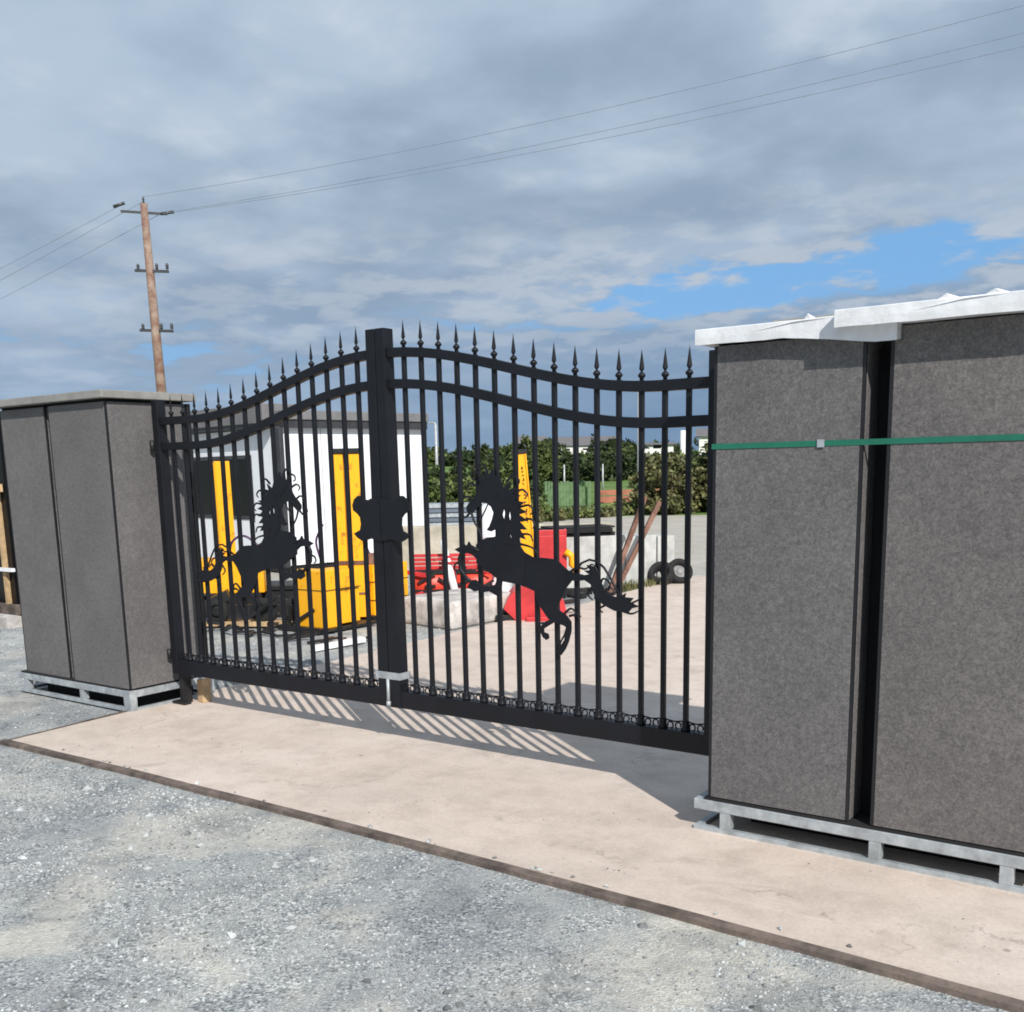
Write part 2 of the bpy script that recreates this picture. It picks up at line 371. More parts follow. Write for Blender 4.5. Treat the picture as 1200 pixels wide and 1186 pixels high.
gapn = wm('ADD', gap, wm('MULTIPLY', wm('SUBTRACT', wm('ADD', wm('MULTIPLY', mid, 0.5), wm('MULTIPLY', fine, 0.5)), 0.5), -6.0))
gm = wm('MULTIPLY', wsmooth(gapn, 0.42, 1.0), wsmooth(gap, 0.12, 0.5))
col = wmix(gm, cloud, blue)
nt.links.new(col, bg.inputs["Color"])

sl = bpy.data.lights.new("sun", 'SUN'); sl.energy = 4.9; sl.angle = R(0.53); sl.color = (1.0, 0.955, 0.89)
so = bpy.data.objects.new("sun", sl); COL.objects.link(so); so.rotation_euler = SUN.to_track_quat('Z', 'Y').to_euler()

cam = bpy.data.cameras.new("camera"); co = bpy.data.objects.new("camera", cam); COL.objects.link(co)
FPX = 1228.92
yaw, pitch, roll = -0.631638, -0.186106, 0.0208997
fwd = Vector((math.sin(yaw) * math.cos(pitch), math.cos(yaw) * math.cos(pitch), math.sin(pitch)))
rt = fwd.cross(Vector((0, 0, 1))).normalized(); dn = fwd.cross(rt)
r2 = math.cos(roll) * rt + math.sin(roll) * dn; d2 = -math.sin(roll) * rt + math.cos(roll) * dn
mw = Matrix(((r2.x, -d2.x, -fwd.x, 0), (r2.y, -d2.y, -fwd.y, 0), (r2.z, -d2.z, -fwd.z, 1.6), (0, 0, 0, 1)))
co.matrix_world = mw
cam.sensor_fit = 'HORIZONTAL'; cam.sensor_width = 36; cam.lens = FPX / 1200 * 36; cam.shift_y = (780 - 593) / 1200
cam.clip_start = 0.05; cam.clip_end = 5000
scene.camera = co
scene.view_settings.view_transform = 'Standard'; scene.view_settings.look = 'None'; scene.view_settings.exposure = 0
scene.cycles.filter_width = 1.8

# ------------------------------------------------------------------ ground
def terrain(x, y):
    r = math.hypot(x, y)
    t = max(0, min(1, (r - 90) / 110)); return -0.02 + 3.6 * t * t * (3 - 2 * t) + (max(0, r - 200) * 0.004 if r > 200 else 0)
b = MB(); rs = [0.0, 1, 2, 3, 4, 5, 6, 8, 10, 13, 16, 20, 25, 30, 36, 45, 55, 70, 90, 100, 110, 120, 135, 150, 165, 180, 200, 240, 300, 450, 700, 1200, 2500]
nseg = 96
b.v.append((0, 0, terrain(0, 0)))
for r in rs[1:]:
    for k in range(nseg):
        a = 2 * math.pi * k / nseg; x = r * math.sin(a); y = r * math.cos(a)
        b.v.append((x, y, terrain(x, y) + (noise.noise(Vector((x * 0.02, y * 0.02, 0))) * min(1.2, (r - 90) * 0.02) if r > 90 else 0)))
for k in range(nseg): b.f.append([0, 1 + (k + 1) % nseg, 1 + k]); b.smooth.append(True)
for i in range(len(rs) - 2):
    for k in range(nseg):
        p0 = 1 + i * nseg + k; p1 = 1 + i * nseg + (k + 1) % nseg
        b.f.append([p0, p1, p1 + nseg, p0 + nseg]); b.smooth.append(True)
struct(b.build('ground', M['ground']))

# concrete apron and drive: one slab, slightly irregular edges
b = MB()
edge = [(-6.27, 3.26), (-5.0, 3.285), (-3.6, 3.29), (-2.4, 3.275), (-1.2, 3.25), (0.3, 3.20), (1.6, 3.17), (1.6, 14.6), (-1.5, 14.3), (-4.6, 14.2), (-6.85, 14.0),
        (-6.85, 12.8), (-6.62, 10.6), (-6.6, 8.8), (-6.56, 7.2), (-6.45, 5.6), (-6.33, 4.2)]
n = len(edge)
cen = (-3.0, 8.0)
tri = tessellate_polygon([[Vector((x, y, 0)) for x, y in edge]])
vs = [(x, y, 0.0) for x, y in edge] + [(x, y, -0.12) for x, y in edge]; fs = []
for t in tri:
    a_, b_, c_ = t
    ar = (edge[b_][0] - edge[a_][0]) * (edge[c_][1] - edge[a_][1]) - (edge[c_][0] - edge[a_][0]) * (edge[b_][1] - edge[a_][1])
    fs.append((a_, b_, c_) if ar > 0 else (a_, c_, b_))
for i in range(n): j = (i + 1) % n; fs.append((i, j, j + n, i + n) if True else 0)
b.add(vs, fs); struct(b.build('concrete_drive', M['apron']))

# timber shuttering left along the slab edge
def board_strip(name, pts, w, z0, z1, label):
    b = MB(); rng = random.Random(3)
    P = []
    for i in range(len(pts) - 1):
        a, c = Vector(pts[i]), Vector(pts[i + 1]); m_ = max(2, int((c - a).length / 0.12))
        for k in range(m_): P.append(a.lerp(c, k / m_))
    P.append(Vector(pts[-1])); rows = []
    for i, q in enumerate(P):
        d = (P[min(i + 1, len(P) - 1)] - P[max(0, i - 1)]).normalized(); nn = Vector((d.y, -d.x))
        j1 = (rng.random() - .5) * 0.004; j2 = (rng.random() - .5) * 0.006; jz = noise.noise(Vector((i * 0.3, 0, 0))) * 0.003
        o_ = q + nn * (w + j2); in_ = q + nn * (0.002 + abs(j1) * 0.3)
        rows.append([(in_.x, in_.y, z0), (in_.x, in_.y, z1 + jz), (o_.x, o_.y, z1 + jz - 0.004), (o_.x, o_.y, z0)])
    for r_ in rows: b.v += r_
    for i in range(len(rows) - 1):
        for k in range(4):
            a = i * 4 + k; c = i * 4 + (k + 1) % 4
            b.f.append([a, c, c + 4, a + 4]); b.smooth.append(False)
    b.f.append([0, 1, 2, 3][::-1]); b.smooth.append(False); e = (len(rows) - 1) * 4; b.f.append([e, e + 1, e + 2, e + 3]); b.smooth.append(False)
    return tag(b.build(name, M['board']), label, 'edging board')
board_strip('edging_board', [(-6.32, 3.262), (-5.0, 3.283), (-3.6, 3.288), (-2.4, 3.273), (-1.2, 3.248), (0.3, 3.198), (1.5, 3.168)], 0.046, -0.08, 0.005,
            'long weathered brown timber edging along front of concrete slab beside the gravel')
board_strip('edging_board', [(-6.345, 4.18), (-6.31, 3.7), (-6.275, 3.262)][::1], 0.03, -0.08, 0.004,
            'short thin brown edging strip on left side of slab, running to the left pallet')

# loose stones pressed into the gravel
b = MB(); rng = random.Random(11)
def pebble(x, y, z, s):
    rot = Matrix.Rotation(rng.random() * 6.28, 3, 'Z') @ Matrix.Rotation(rng.random() * 3, 3, 'X')
    base = [(1, 0, 0), (-1, 0, 0), (0, 1, 0), (0, -1, 0), (0, 0, 1), (0, 0, -1)]
    vs = []
    for q in base:
        v = Vector(q) * (0.7 + rng.random() * 0.6); v.z *= 0.7; v = rot @ v; vs.append((x + v.x * s, y + v.y * s, z + v.z * s * 0.8))
    b.add(vs, [(0, 2, 4), (2, 1, 4), (1, 3, 4), (3, 0, 4), (2, 0, 5), (1, 2, 5), (3, 1, 5), (0, 3, 5)])
cnt = 0
while cnt < 42000:
    if rng.random() < 0.85:
        y = 0.9 + 2.3 * rng.random() ** 1.0; x = -6.6 + 7.4 * rng.random()
        if y > 3.18 and x > -6.4: continue
    else:
        x = -11 + 4.6 * rng.random(); y = 1.5 + 5.0 * rng.random()
        if x > -6.4: continue
    d_ = noise.noise(Vector((x * 1.5, y * 1.5, 5)))
    if rng.random() < 0.5 + d_ * 1.4: 
        s_ = 0.0025 + 0.0070 * rng.random() ** 2.0
        if rng.random() < 0.008: s_ = 0.014 + rng.random() * 0.010
        pebble(x, y, -0.02 + s_ * 0.1, s_); cnt += 1
for i in range(1800):      # yard behind the gate left of the drive
    x = -10.5 + 3.9 * rng.random(); y = 4.9 + 6 * rng.random()
    if x > -6.75: continue
    pebble(x, y, -0.02, 0.006 + 0.014 * rng.random() ** 2)
o = b.build('gravel_stones', M['stones']); o['kind'] = 'stuff'; o['label'] = 'loose grey crushed stones lying on the gravel'; o['category'] = 'gravel'
# crumbs on the slab
b = MB()
for i in range(260):
    x = -6.2 + 6.6 * rng.random(); y = 3.3 + 0.9 * rng.random() + (0.5 if rng.random() < .1 else 0)
    if noise.noise(Vector((x, y * 2, 1))) < -0.05: continue
    pebble(x, y, 0.001, 0.0025 + 0.006 * rng.random() ** 3)
for i in range(24): pebble(-5.9 + 5 * rng.random(), 3.29 + 0.02 * rng.random(), 0.004, 0.008 + 0.008 * rng.random())
for i in range(7): pebble(-2.1 + 0.12 * rng.random(), 3.42 + 0.05 * rng.random(), 0.003, 0.006)
o = b.build('grit', M['stones']); o['kind'] = 'stuff'; o['label'] = 'scattered grit and small chips on the concrete'; o['category'] = 'grit'

# ------------------------------------------------------------------ gate
Y0 = 4.50
SPX = 0.1238
def railz_left(x):
    d = -4.165 - x; s = max(0, min(1, (d - 0.03) / 1.65)); return 1.984 + 0.284 * (1 + math.cos(math.pi * s)) / 2
def railz_right(x):
    d = x + 4.165; s = max(0, min(1, (d - 0.03) / 1.76)); return 1.988 + 0.280 * (1 + math.cos(math.pi * s)) / 2
HEADP = [(-3.391,1.57),(-3.414,1.548),(-3.440,1.548),(-3.462,1.512),(-3.482,1.472),(-3.505,1.443),(-3.530,1.424),(-3.549,1.402),(-3.550,1.380),(-3.536,1.366),(-3.512,1.366),(-3.492,1.384),(-3.470,1.402),(-3.447,1.423),(-3.412,1.419),(-3.385,1.401),(-3.369,1.37),(-3.381,1.334),(-3.399,1.298),(-3.417,1.279),(-3.389,1.271),(-3.354,1.285),(-3.327,1.263),(-3.367,1.244),(-3.418,1.239),(-3.453,1.224),(-3.483,1.205),(-3.49,1.146),(-3.252,1.153),(-3.185,1.173),(-3.217,1.203),(-3.217,1.234),(-3.189,1.248),(-3.216,1.265),(-3.221,1.283),(-3.182,1.292),(-3.215,1.314),(-3.225,1.331),(-3.176,1.345),(-3.213,1.362),(-3.224,1.38),(-3.191,1.397),(-3.229,1.406),(-3.256,1.428),(-3.266,1.459),(-3.294,1.446),(-3.304,1.485),(-3.319,1.52),(-3.347,1.547),(-3.369,1.539)]
BODYP = [(-3.488,1.205),(-3.249,1.242),(-3.212,1.194),(-3.169,1.165),(-3.121,1.144),(-3.035,1.142),(-2.972,1.136),(-2.931,1.102),(-2.89,1.074),(-2.88,1.035),(-2.912,0.999),(-2.933,0.963),(-2.954,0.926),(-2.976,0.894),(-2.955,0.873),(-2.914,0.85),(-2.888,0.82),(-2.904,0.784),(-2.935,0.799),(-2.988,0.809),(-3.03,0.828),(-3.072,0.879),(-3.098,0.918),(-3.113,0.967),(-3.157,0.982),(-3.217,0.997),(-3.272,1.004),(-3.322,1.015),(-3.361,1.05),(-3.412,1.075),(-3.463,1.101)]
FORE = [(-3.344,1.05),(-3.322,1.015),(-3.329,0.969),(-3.353,0.927),(-3.382,0.939),(-3.41,0.951),(-3.468,0.939),(-3.479,0.966),(-3.455,0.981),(-3.403,0.979),(-3.369,0.99),(-3.356,1.018)]
FORE2 = [(-3.463,1.101),(-3.491,1.123),(-3.52,1.145),(-3.555,1.153),(-3.578,1.166),(-3.56,1.18),(-3.525,1.172),(-3.49,1.164),(-3.444,1.152),(-3.411,1.116)]
SHANK = [(-2.919,0.809),(-2.888,0.82),(-2.889,0.772),(-2.905,0.717),(-2.926,0.675),(-2.953,0.642),(-2.979,0.657),(-2.958,0.686),(-2.931,0.724),(-2.92,0.769)]
SHANK2 = [(-3.009,0.83),(-2.988,0.814),(-3.025,0.793),(-3.058,0.773),(-3.058,0.755),(-3.031,0.748),(-3.026,0.726),(-3.043,0.715),(-3.064,0.727),(-3.08,0.758),(-3.079,0.785),(-3.052,0.809)]
TAIL = [(-2.921,1.085),(-2.87,1.074),(-2.809,1.064),(-2.778,1.07),(-2.808,1.086),(-2.773,1.091),(-2.793,1.116),(-2.748,1.109),(-2.719,1.076),(-2.709,1.034),(-2.689,0.993),(-2.65,0.969),(-2.621,0.962),(-2.611,0.984),(-2.592,0.972),(-2.568,0.986),(-2.573,0.965),(-2.525,0.963),(-2.544,0.941),(-2.491,0.923),(-2.534,0.912),(-2.558,0.886),(-2.597,0.892),(-2.631,0.894),(-2.66,0.905),(-2.695,0.92),(-2.729,0.943),(-2.754,0.976),(-2.769,1.019),(-2.804,1.038),(-2.855,1.032),(-2.911,1.038)]
ARC = [(-2.916,1.068),(-2.88,1.083),(-2.849,1.097),(-2.823,1.124),(-2.778,1.142),(-2.733,1.135),(-2.694,1.107),(-2.66,1.062),(-2.631,1.013),(-2.606,0.972)]
REIN = [(-3.407,1.414),(-3.425,1.383),(-3.449,1.347),(-3.462,1.292)]
REIN2 = [(-3.447,1.414),(-3.46,1.374),(-3.473,1.319)]
LATCHL = [(-4.167,1.446),(-4.232,1.446),(-4.259,1.436),(-4.293,1.441),(-4.305,1.46),(-4.339,1.46),(-4.368,1.441),(-4.384,1.406),(-4.379,1.377),(-4.346,1.357),(-4.327,1.338),(-4.322,1.298),(-4.331,1.264),(-4.381,1.243),(-4.355,1.219),(-4.315,1.2),(-4.287,1.205),(-4.246,1.216),(-4.167,1.204)]
STRANDS = [[(-3.44,1.56),(-3.475,1.585),(-3.505,1.575),(-3.508,1.550),(-3.49,1.545)], [(-3.40,1.58),(-3.43,1.615),(-3.465,1.615),(-3.47,1.592)], [(-3.48,1.51),(-3.52,1.525),(-3.545,1.505),(-3.53,1.487)],
    [(-3.50,1.43),(-3.545,1.455),(-3.575,1.44),(-3.57,1.415)], [(-3.53,1.37),(-3.56,1.345),(-3.60,1.36),(-3.595,1.385)], [(-3.52,1.37),(-3.50,1.32),(-3.465,1.27),(-3.45,1.23)],
    [(-3.28,1.53),(-3.24,1.56),(-3.20,1.54),(-3.205,1.515)], [(-3.23,1.47),(-3.18,1.49),(-3.15,1.465),(-3.165,1.445)], [(-3.20,1.40),(-3.14,1.41),(-3.115,1.38),(-3.135,1.362)], [(-3.19,1.33),(-3.13,1.34),(-3.105,1.31),(-3.12,1.292)],
    [(-3.20,1.26),(-3.14,1.26),(-3.12,1.225)], [(-3.20,1.21),(-3.13,1.195),(-3.09,1.165)],
    [(-2.90,1.07),(-2.85,1.10),(-2.80,1.095),(-2.76,1.12),(-2.73,1.09)], [(-2.72,1.00),(-2.70,1.05),(-2.66,1.03),(-2.665,0.99)], [(-2.70,0.97),(-2.66,1.01),(-2.63,0.985)], [(-2.66,0.93),(-2.72,0.90),(-2.70,0.88)], [(-2.62,0.93),(-2.56,0.93),(-2.50,0.955),(-2.49,0.975)],
    [(-2.60,0.90),(-2.54,0.885),(-2.50,0.90)], [(-2.76,1.01),(-2.79,0.97),(-2.76,0.94)], [(-2.93,0.86),(-2.89,0.89),(-2.865,0.87),(-2.87,0.845)], [(-2.91,0.80),(-2.93,0.75),(-2.955,0.71),(-2.96,0.67)], [(-2.90,0.85),(-2.85,0.862),(-2.83,0.85)],
    [(-3.04,0.80),(-3.08,0.80),(-3.10,0.77)], [(-3.60,1.10),(-3.64,1.09),(-3.65,1.06),(-3.63,1.05)]]

MANE = [(-3.30,1.50),(-3.255,1.53),(-3.27,1.49),(-3.215,1.50),(-3.245,1.465),(-3.19,1.462),(-3.228,1.435),(-3.165,1.425),(-3.21,1.40),(-3.15,1.375),(-3.205,1.362),(-3.148,1.33),(-3.20,1.325),(-3.155,1.285),(-3.20,1.285),(-3.165,1.235),(-3.205,1.245),(-3.20,1.20),(-3.30,1.205),(-3.35,1.26),(-3.345,1.33),(-3.36,1.38),(-3.33,1.42),(-3.33,1.47)]
FORELOCK = [(-3.30,1.50),(-3.335,1.575),(-3.352,1.55),(-3.372,1.602),(-3.392,1.565),(-3.422,1.588),(-3.425,1.552),(-3.452,1.562),(-3.448,1.525),(-3.40,1.48),(-3.36,1.44)]
LOOP = [(-3.47,1.165),(-3.535,1.19),(-3.585,1.172),(-3.612,1.12),(-3.605,1.06),(-3.57,1.02),(-3.52,0.985)]
FETLOCK = [(-3.54,1.005),(-3.50,1.01),(-3.47,0.985),(-3.47,0.955),(-3.51,0.945),(-3.55,0.965)]
LEAFY = [(-3.50,1.16),(-3.54,1.215),(-3.555,1.19),(-3.60,1.215),(-3.60,1.185),(-3.64,1.17),(-3.60,1.15),(-3.56,1.15)]
BELLY = [(-3.49,1.20),(-3.20,1.20),(-3.16,1.15),(-3.18,0.995),(-3.33,1.01),(-3.42,1.06),(-3.49,1.10)]
SLITS = {0: [[(-3.300,1.400),(-3.291,1.370),(-3.300,1.325),(-3.312,1.360)], [(-3.262,1.395),(-3.254,1.350),(-3.262,1.315),(-3.271,1.355)], [(-3.270,1.275),(-3.250,1.240),(-3.244,1.215),(-3.266,1.250)], [(-3.458,1.487),(-3.450,1.480),(-3.456,1.472),(-3.465,1.480)]]}
SLITS[7] = SLITS[0][:3]
def curve_rail(x0, x1, fz, drop, h, th, name, parent, seg=40):
    b = MB(); rows = []
    for i in range(seg + 1):
        x = x0 + (x1 - x0) * i / seg; z = fz(x) - drop
        e = 0.01; sl = (fz(x + e) - fz(x - e)) / (2 * e); nl = math.hypot(1, sl); nx, nz = -sl / nl, 1 / nl
        hh = h
        rows.append([(x, Y0 - th / 2, z), (x, Y0 + th / 2, z), (x - nx * hh, Y0 + th / 2, z - nz * hh), (x - nx * hh, Y0 - th / 2, z - nz * hh)])
    for r_ in rows: b.v += r_
    for i in range(seg):
        for k in range(4):
            a = i * 4 + k; c = i * 4 + (k + 1) % 4
            b.f.append([a, c, c + 4, a + 4]); b.smooth.append(False)
    b.f.append([3, 2, 1, 0]); b.smooth.append(False); e = seg * 4; b.f.append([e, e + 1, e + 2, e + 3]); b.smooth.append(False)
    return b.build(name, M['black'], parent, bevel=0.003)

def spear(x, z, parent):
    b = MB()
    b.lathe((x, Y0, z), [(0.010, -0.002), (0.010, 0.012), (0.017, 0.019), (0.019, 0.026), (0.014, 0.033), (0.007, 0.040)], n=10)
    # flat four-sided blade
    b.add([(x - 0.0145, Y0, z + 0.056), (x, Y0 - 0.008, z + 0.053), (x + 0.0145, Y0, z + 0.056), (x, Y0 + 0.008, z + 0.053), (x, Y0, z + 0.148), (x, Y0, z + 0.034)],
          [(0, 1, 4), (1, 2, 4), (2, 3, 4), (3, 0, 4), (1, 0, 5), (2, 1, 5), (3, 2, 5), (0, 3, 5)])
    return b.build('spearhead', M['black'], parent)

def scroll(xa, xb, parent):
    """pair of small C scrolls standing on the bottom rail between two bars"""
    b = MB(); xm = (xa + xb) / 2; r = 0.0185
    for c, sgn in ((xm - 0.023, 1), (xm + 0.023, -1)):
        pts = [(c + sgn * (r * (1 - t * 0.35)) * math.cos(a), Y0, 0.325 + 0.021 + (r * (1 - t * 0.35)) * math.sin(a)) for t, a in [(k / 12, -1.2 + 5.0 * k / 12) for k in range(13)]]
        b.tube(pts, 0.0042, n=5)
    b.tube([(xa + 0.012, Y0, 0.371), (xm, Y0, 0.364), (xb - 0.012, Y0, 0.371)], 0.004, n=5)
    return b.build('scroll', M['black'], parent)

def map_pts(pts, mirror):
    return pts if not mirror else [(-8.33 - 0.055 - x, z + 0.005) for x, z in pts]
def horse(parent, mirror):
    b = MB(); yf = Y0 - 0.034; yb = Y0 - 0.026
    for i, P in enumerate((HEADP, BODYP, FORE, FORE2, SHANK, SHANK2, TAIL, MANE, FORELOCK, BELLY, FETLOCK, LEAFY)):
        dy = 0.00025 * i
        b.plate(map_pts(P, mirror), yf - dy, yb - dy * 0.5, [map_pts(h, mirror) for h in SLITS.get(i, [])])
    for P, r in ((ARC, 0.006), (REIN, 0.004), (REIN2, 0.004), (LOOP, 0.010)):
        b.tube([(x, yf + 0.004, z) for x, z in map_pts(P, mirror)], r, n=6)
    for st in STRANDS:
        P3 = [Vector((x, yf + 0.004, z)) for x, z in map_pts(st, mirror)]; n_ = len(P3); sm = []
        for i in range(n_ - 1):
            p0, p1, p2, p3 = P3[max(0, i - 1)], P3[i], P3[i + 1], P3[min(n_ - 1, i + 2)]
            for j in range(4):
                t_ = j / 4; sm.append(0.5 * ((2 * p1) + (p2 - p0) * t_ + (2 * p0 - 5 * p1 + 4 * p2 - p3) * t_ ** 2 + (3 * p1 - p0 - 3 * p2 + p3) * t_ ** 3))
        sm.append(P3[-1]); m_ = len(sm)
        b.tube(sm, [0.0075 * (1 - 0.6 * i / m_) for i in range(m_)], n=5)
    # fixing lugs back to the bars
    for x, z in map_pts([(-3.39, 1.5), (-3.02, 1.05), (-3.26, 1.1)], mirror): b.box(x - .008, x + .008, yb, Y0 - 0.010, z - .008, z + .008)
    return b.build('horse_silhouette', M['black'], parent)

def bar(x, ztop, parent):
    b = MB()
    b.box(x - 0.0115, x + 0.0115, Y0 - 0.0115, Y0 + 0.0115, 0.325, ztop + 0.002)
    o = b.build('bar', M['black'], parent, bevel=0.0015, seg=1)
    c = MB(); c.lathe((x, Y0, 0.325), [(0.024, 0.0), (0.024, 0.012), (0.017, 0.022), (0.020, 0.034), (0.017, 0.046), (0.0165, 0.05)], n=10)
    c.build('collar', M['black'], o)
    spear(x, ztop, o)
    return o

def leaf(side):
    if side == 'left':
        g = thing('gate_leaf', 'left black driveway gate leaf with spear tips and horse facing right', 'gate', (-6.2, Y0, 0.2))
        xo, xi = -6.24, -4.168; fz = railz_left; xs = [-6.075 + i * SPX for i in range(15)]
    else:
        g = thing('gate_leaf', 'right black driveway gate leaf with spear tips and horse facing left', 'gate', (-2.1, Y0, 0.2))
        xo, xi = -2.08, -4.162; fz = railz_right; xs = [-3.985 + i * SPX for i in range(15)]
    sg = 1 if side == 'left' else -1
    # outer stile
    b = MB(); b.box(min(xo, xo + sg * 0.06), max(xo, xo + sg * 0.06), Y0 - 0.036, Y0 + 0.036, 0.2245, 2.10); b.build('hinge_stile', M['black'], g, bevel=0.004)
    # meeting stile, the pair leaning together slightly at the top
    wd = 0.083; ln = -0.02 if side == 'left' else -0.005
    if side == 'left': bl, br_, tl, tr = xi - wd, xi, xi - wd + 0.018, xi
    else: bl, br_, tl, tr = xi, xi + wd, xi, xi + wd - 0.016
    b = MB(); b.hexa([(bl, Y0 - .04, .225), (br_, Y0 - .04, .225), (br_, Y0 + .04, .225), (bl, Y0 + .04, .225)], [(tl, Y0 - .04, 2.375), (tr, Y0 - .04, 2.375), (tr, Y0 + .04, 2.375), (tl, Y0 + .04, 2.375)])
    b.build('meeting_stile', M['black'], g, bevel=0.004)
    a0 = xo + sg * 0.058; a1 = (bl + 0.004) if side == 'left' else (br_ - 0.004)
    lo, hi = min(a0, a1), max(a0, a1)
    if side == 'left': hi += 0.012
    else: lo -= 0.012
    curve_rail(lo, hi, fz, 0.0, 0.050, 0.05, 'top_rail', g)
    curve_rail(lo, hi, fz, 0.168, 0.050, 0.05, 'second_rail', g)
    b = MB(); b.box(min(a0, a1), max(a0, a1), Y0 - .034, Y0 + .034, 0.225, 0.325); b.build('bottom_rail', M['black'], g, bevel=0.003)
    for x in xs: bar(x, fz(x), g)
    ends = [lo] + xs + [hi]
    for i in range(len(ends) - 1):
        if ends[i + 1] - ends[i] > 0.09: scroll(ends[i], ends[i + 1], g)
    horse(g, side == 'left')
    b = MB(); b.plate(LATCHL if side == 'left' else [(-8.330 - x, z) for x, z in LATCHL], Y0 - 0.052, Y0 - 0.042)
    b.build('latch_plate', M['black'], g)
    # hinges on the outer stile
    for z in (0.36, 1.80):
        h = MB(); x = xo
        h.box(min(x, x - sg * 0.045), max(x, x - sg * 0.045), Y0 - 0.02, Y0 + 0.02, z - 0.012, z + 0.012)
        h.lathe((x - sg * 0.028, Y0 - 0.03, z), [(0.016, -0.035), (0.016, 0.035)], n=12)
        h.build('hinge', M['darksteel'], g)
    return g
GL = leaf('left'); GR = leaf('right')
# drop bolt on the right leaf, galvanised
b = MB(); b.tube([(-4.165, Y0 - 0.048, 0.395), (-4.165, Y0 - 0.048, 0.235)], 0.010, n=8); b.tube([(-4.165, Y0 - 0.048, 0.262), (-4.165, Y0 - 0.048, 0.235)], 0.014, n=8)
b.build('drop_bolt', M['galv'], GR)
# clamp band holding the two stiles together
b = MB(); x0, x1 = -4.262, -4.070; z0, z1 = 0.395, 0.437
b.box(x0, x1, Y0 - 0.046, Y0 - 0.0425, z0, z1); b.box(x0, x1, Y0 + 0.0425, Y0 + 0.046, z0, z1)
b.box(x0 , x0 + 0.0035, Y0 - 0.0425, Y0 + 0.0425, z0, z1); b.box(x1 - 0.0035, x1, Y0 - 0.0425, Y0 + 0.0425, z0, z1)
tag(b.build('clamp_band', M['galv']), 'silver metal band clamped around the two meeting posts of the gate', 'clamp')

# ------------------------------------------------------------------ clad pillars on steel pallets
def shell(name, label, x0, x1, y0, y1, z0, z1, group=None, side='right', backtrim=False, m='panel', m2='panel'):
    """a pillar: porcelain panels on a dark core with black corner trims"""
    t = thing(name, label, 'pillar', ((x0 + x1) / 2, (y0 + y1) / 2, z0), 0, group)
    g = 0.015
    b = MB(); b.box(x0 + 0.014, x1 - 0.014, y0 + 0.014, y1 - 0.014, z0, z1 + 0.02); b.build('core', M['void'], t)
    b = MB(); b.box(x0 + g, x1 - g, y0, y0 + 0.011, z0, z1); b.build('front_panel', M[m], t, bevel=0.0015)
    b = MB(); b.box(x1 - 0.011, x1, y0 + g, y1 - g, z0, z1); b.build('side_panel', M[m2], t, bevel=0.0015)
    b = MB(); b.box(x0, x0 + 0.011, y0 + g, y1 - g, z0, z1); b.build('side_panel', M[m2], t, bevel=0.0015)
    b = MB(); b.box(x0 + g, x1 - g, y1 - 0.011, y1, z0, z1); b.build('back_panel', M[m], t, bevel=0.0015)
    for cx_, cy_ in ((x0, y0), (x1, y0), (x0, y1), (x1, y1)):
        sx_ = 1 if cx_ == x0 else -1; sy_ = 1 if cy_ == y0 else -1
        b = MB(); b.box(min(cx_ + sx_ * .0015, cx_ + sx_ * 0.0145), max(cx_ + sx_ * .0015, cx_ + sx_ * 0.0145), min(cy_ + sy_ * .0015, cy_ + sy_ * 0.0145), max(cy_ + sy_ * .0015, cy_ + sy_ * 0.0145), z0, z1)
        b.build('corner_trim', M['blacktrim'], t)
    return t
ZP = 0.156
shell('gate_pillar', 'grey stone clad pillar at far left of photo, left half of left pallet', -7.64, -7.045, 4.17, 4.79, ZP, 2.085, m='panel_smooth')
pl = shell('gate_pillar', 'grey stone clad pillar on left pallet, next to the gate with its side showing', -6.985, -6.30, 4.156, 4.79, ZP, 2.085, m='panel_smooth')
b = MB(); b.box(-7.019, -7.004, 4.186, 4.70, ZP, 2.0); b.build('filler_strip', M['panel'], pl)
b = MB(); b.box(-6.335, -6.295, 4.793, 4.825, ZP, 2.09); b.build('edge_post', M['blacktrim'], pl)
shell('gate_pillar', 'narrow grey clad pillar right of gate under the lower white wrapped cap', -1.935, -1.312, 4.087, 4.74, 0.160, 2.07)
pr = shell('gate_pillar', 'grey clad pillar at far right of photo, cut off by the frame', -1.225, -0.60, 4.087, 4.74, 0.160, 2.085, m='panel_warm')
b = MB(); b.box(-1.306, -1.231, 4.23, 4.72, 0.160, 2.03); b.build('gap_shade_fill', M['void'], pr)  # near-black backing, paints the shade of the empty recess between the pillars

def pallet(name, label, x0, x1, y0, y1, posts, h=0.142):
    t = thing(name, label, 'pallet', ((x0 + x1) / 2, (y0 + y1) / 2, 0))
    tk = 0.048
    for y in (y0, y1 - tk):
        b = MB(); b.box(x0, x1, y, y + tk, h - tk, h); b.build('top_rail', M['galv'], t, bevel=0.004)
        b = MB(); b.box(x0, x1, y + 0.001, y + 0.03, -0.006, 0.020); b.build('skid', M['galv'], t, bevel=0.002)
    for x in (x0, x1 - tk, (x0 + x1) / 2 - tk / 2):
        b = MB(); b.box(x + .001, x + tk - .001, y0 + tk, y1 - tk, h - tk + .001, h - .001); b.build('cross_rail', M['galv'], t)
    for x in posts:
        for y in (y0, y1 - tk):
            b = MB(); b.box(x, x + tk, y + 0.002, y + tk - 0.002, 0.020, h - tk); b.build('post', M['galv'], t, bevel=0.002)
    for x in (x0, x1 - 0.03):
        b = MB(); b.box(x, x + 0.03, y0 + tk, y1 - tk, -0.004, 0.018); b.build('side_skid', M['galv'], t)
    b = MB(); b.box(x0 + 0.05, x1 - 0.05, y0 + 0.004, y1 - 0.006, h + 0.001, h + 0.013); b.build('mat', M['rubber'], t)
    return t
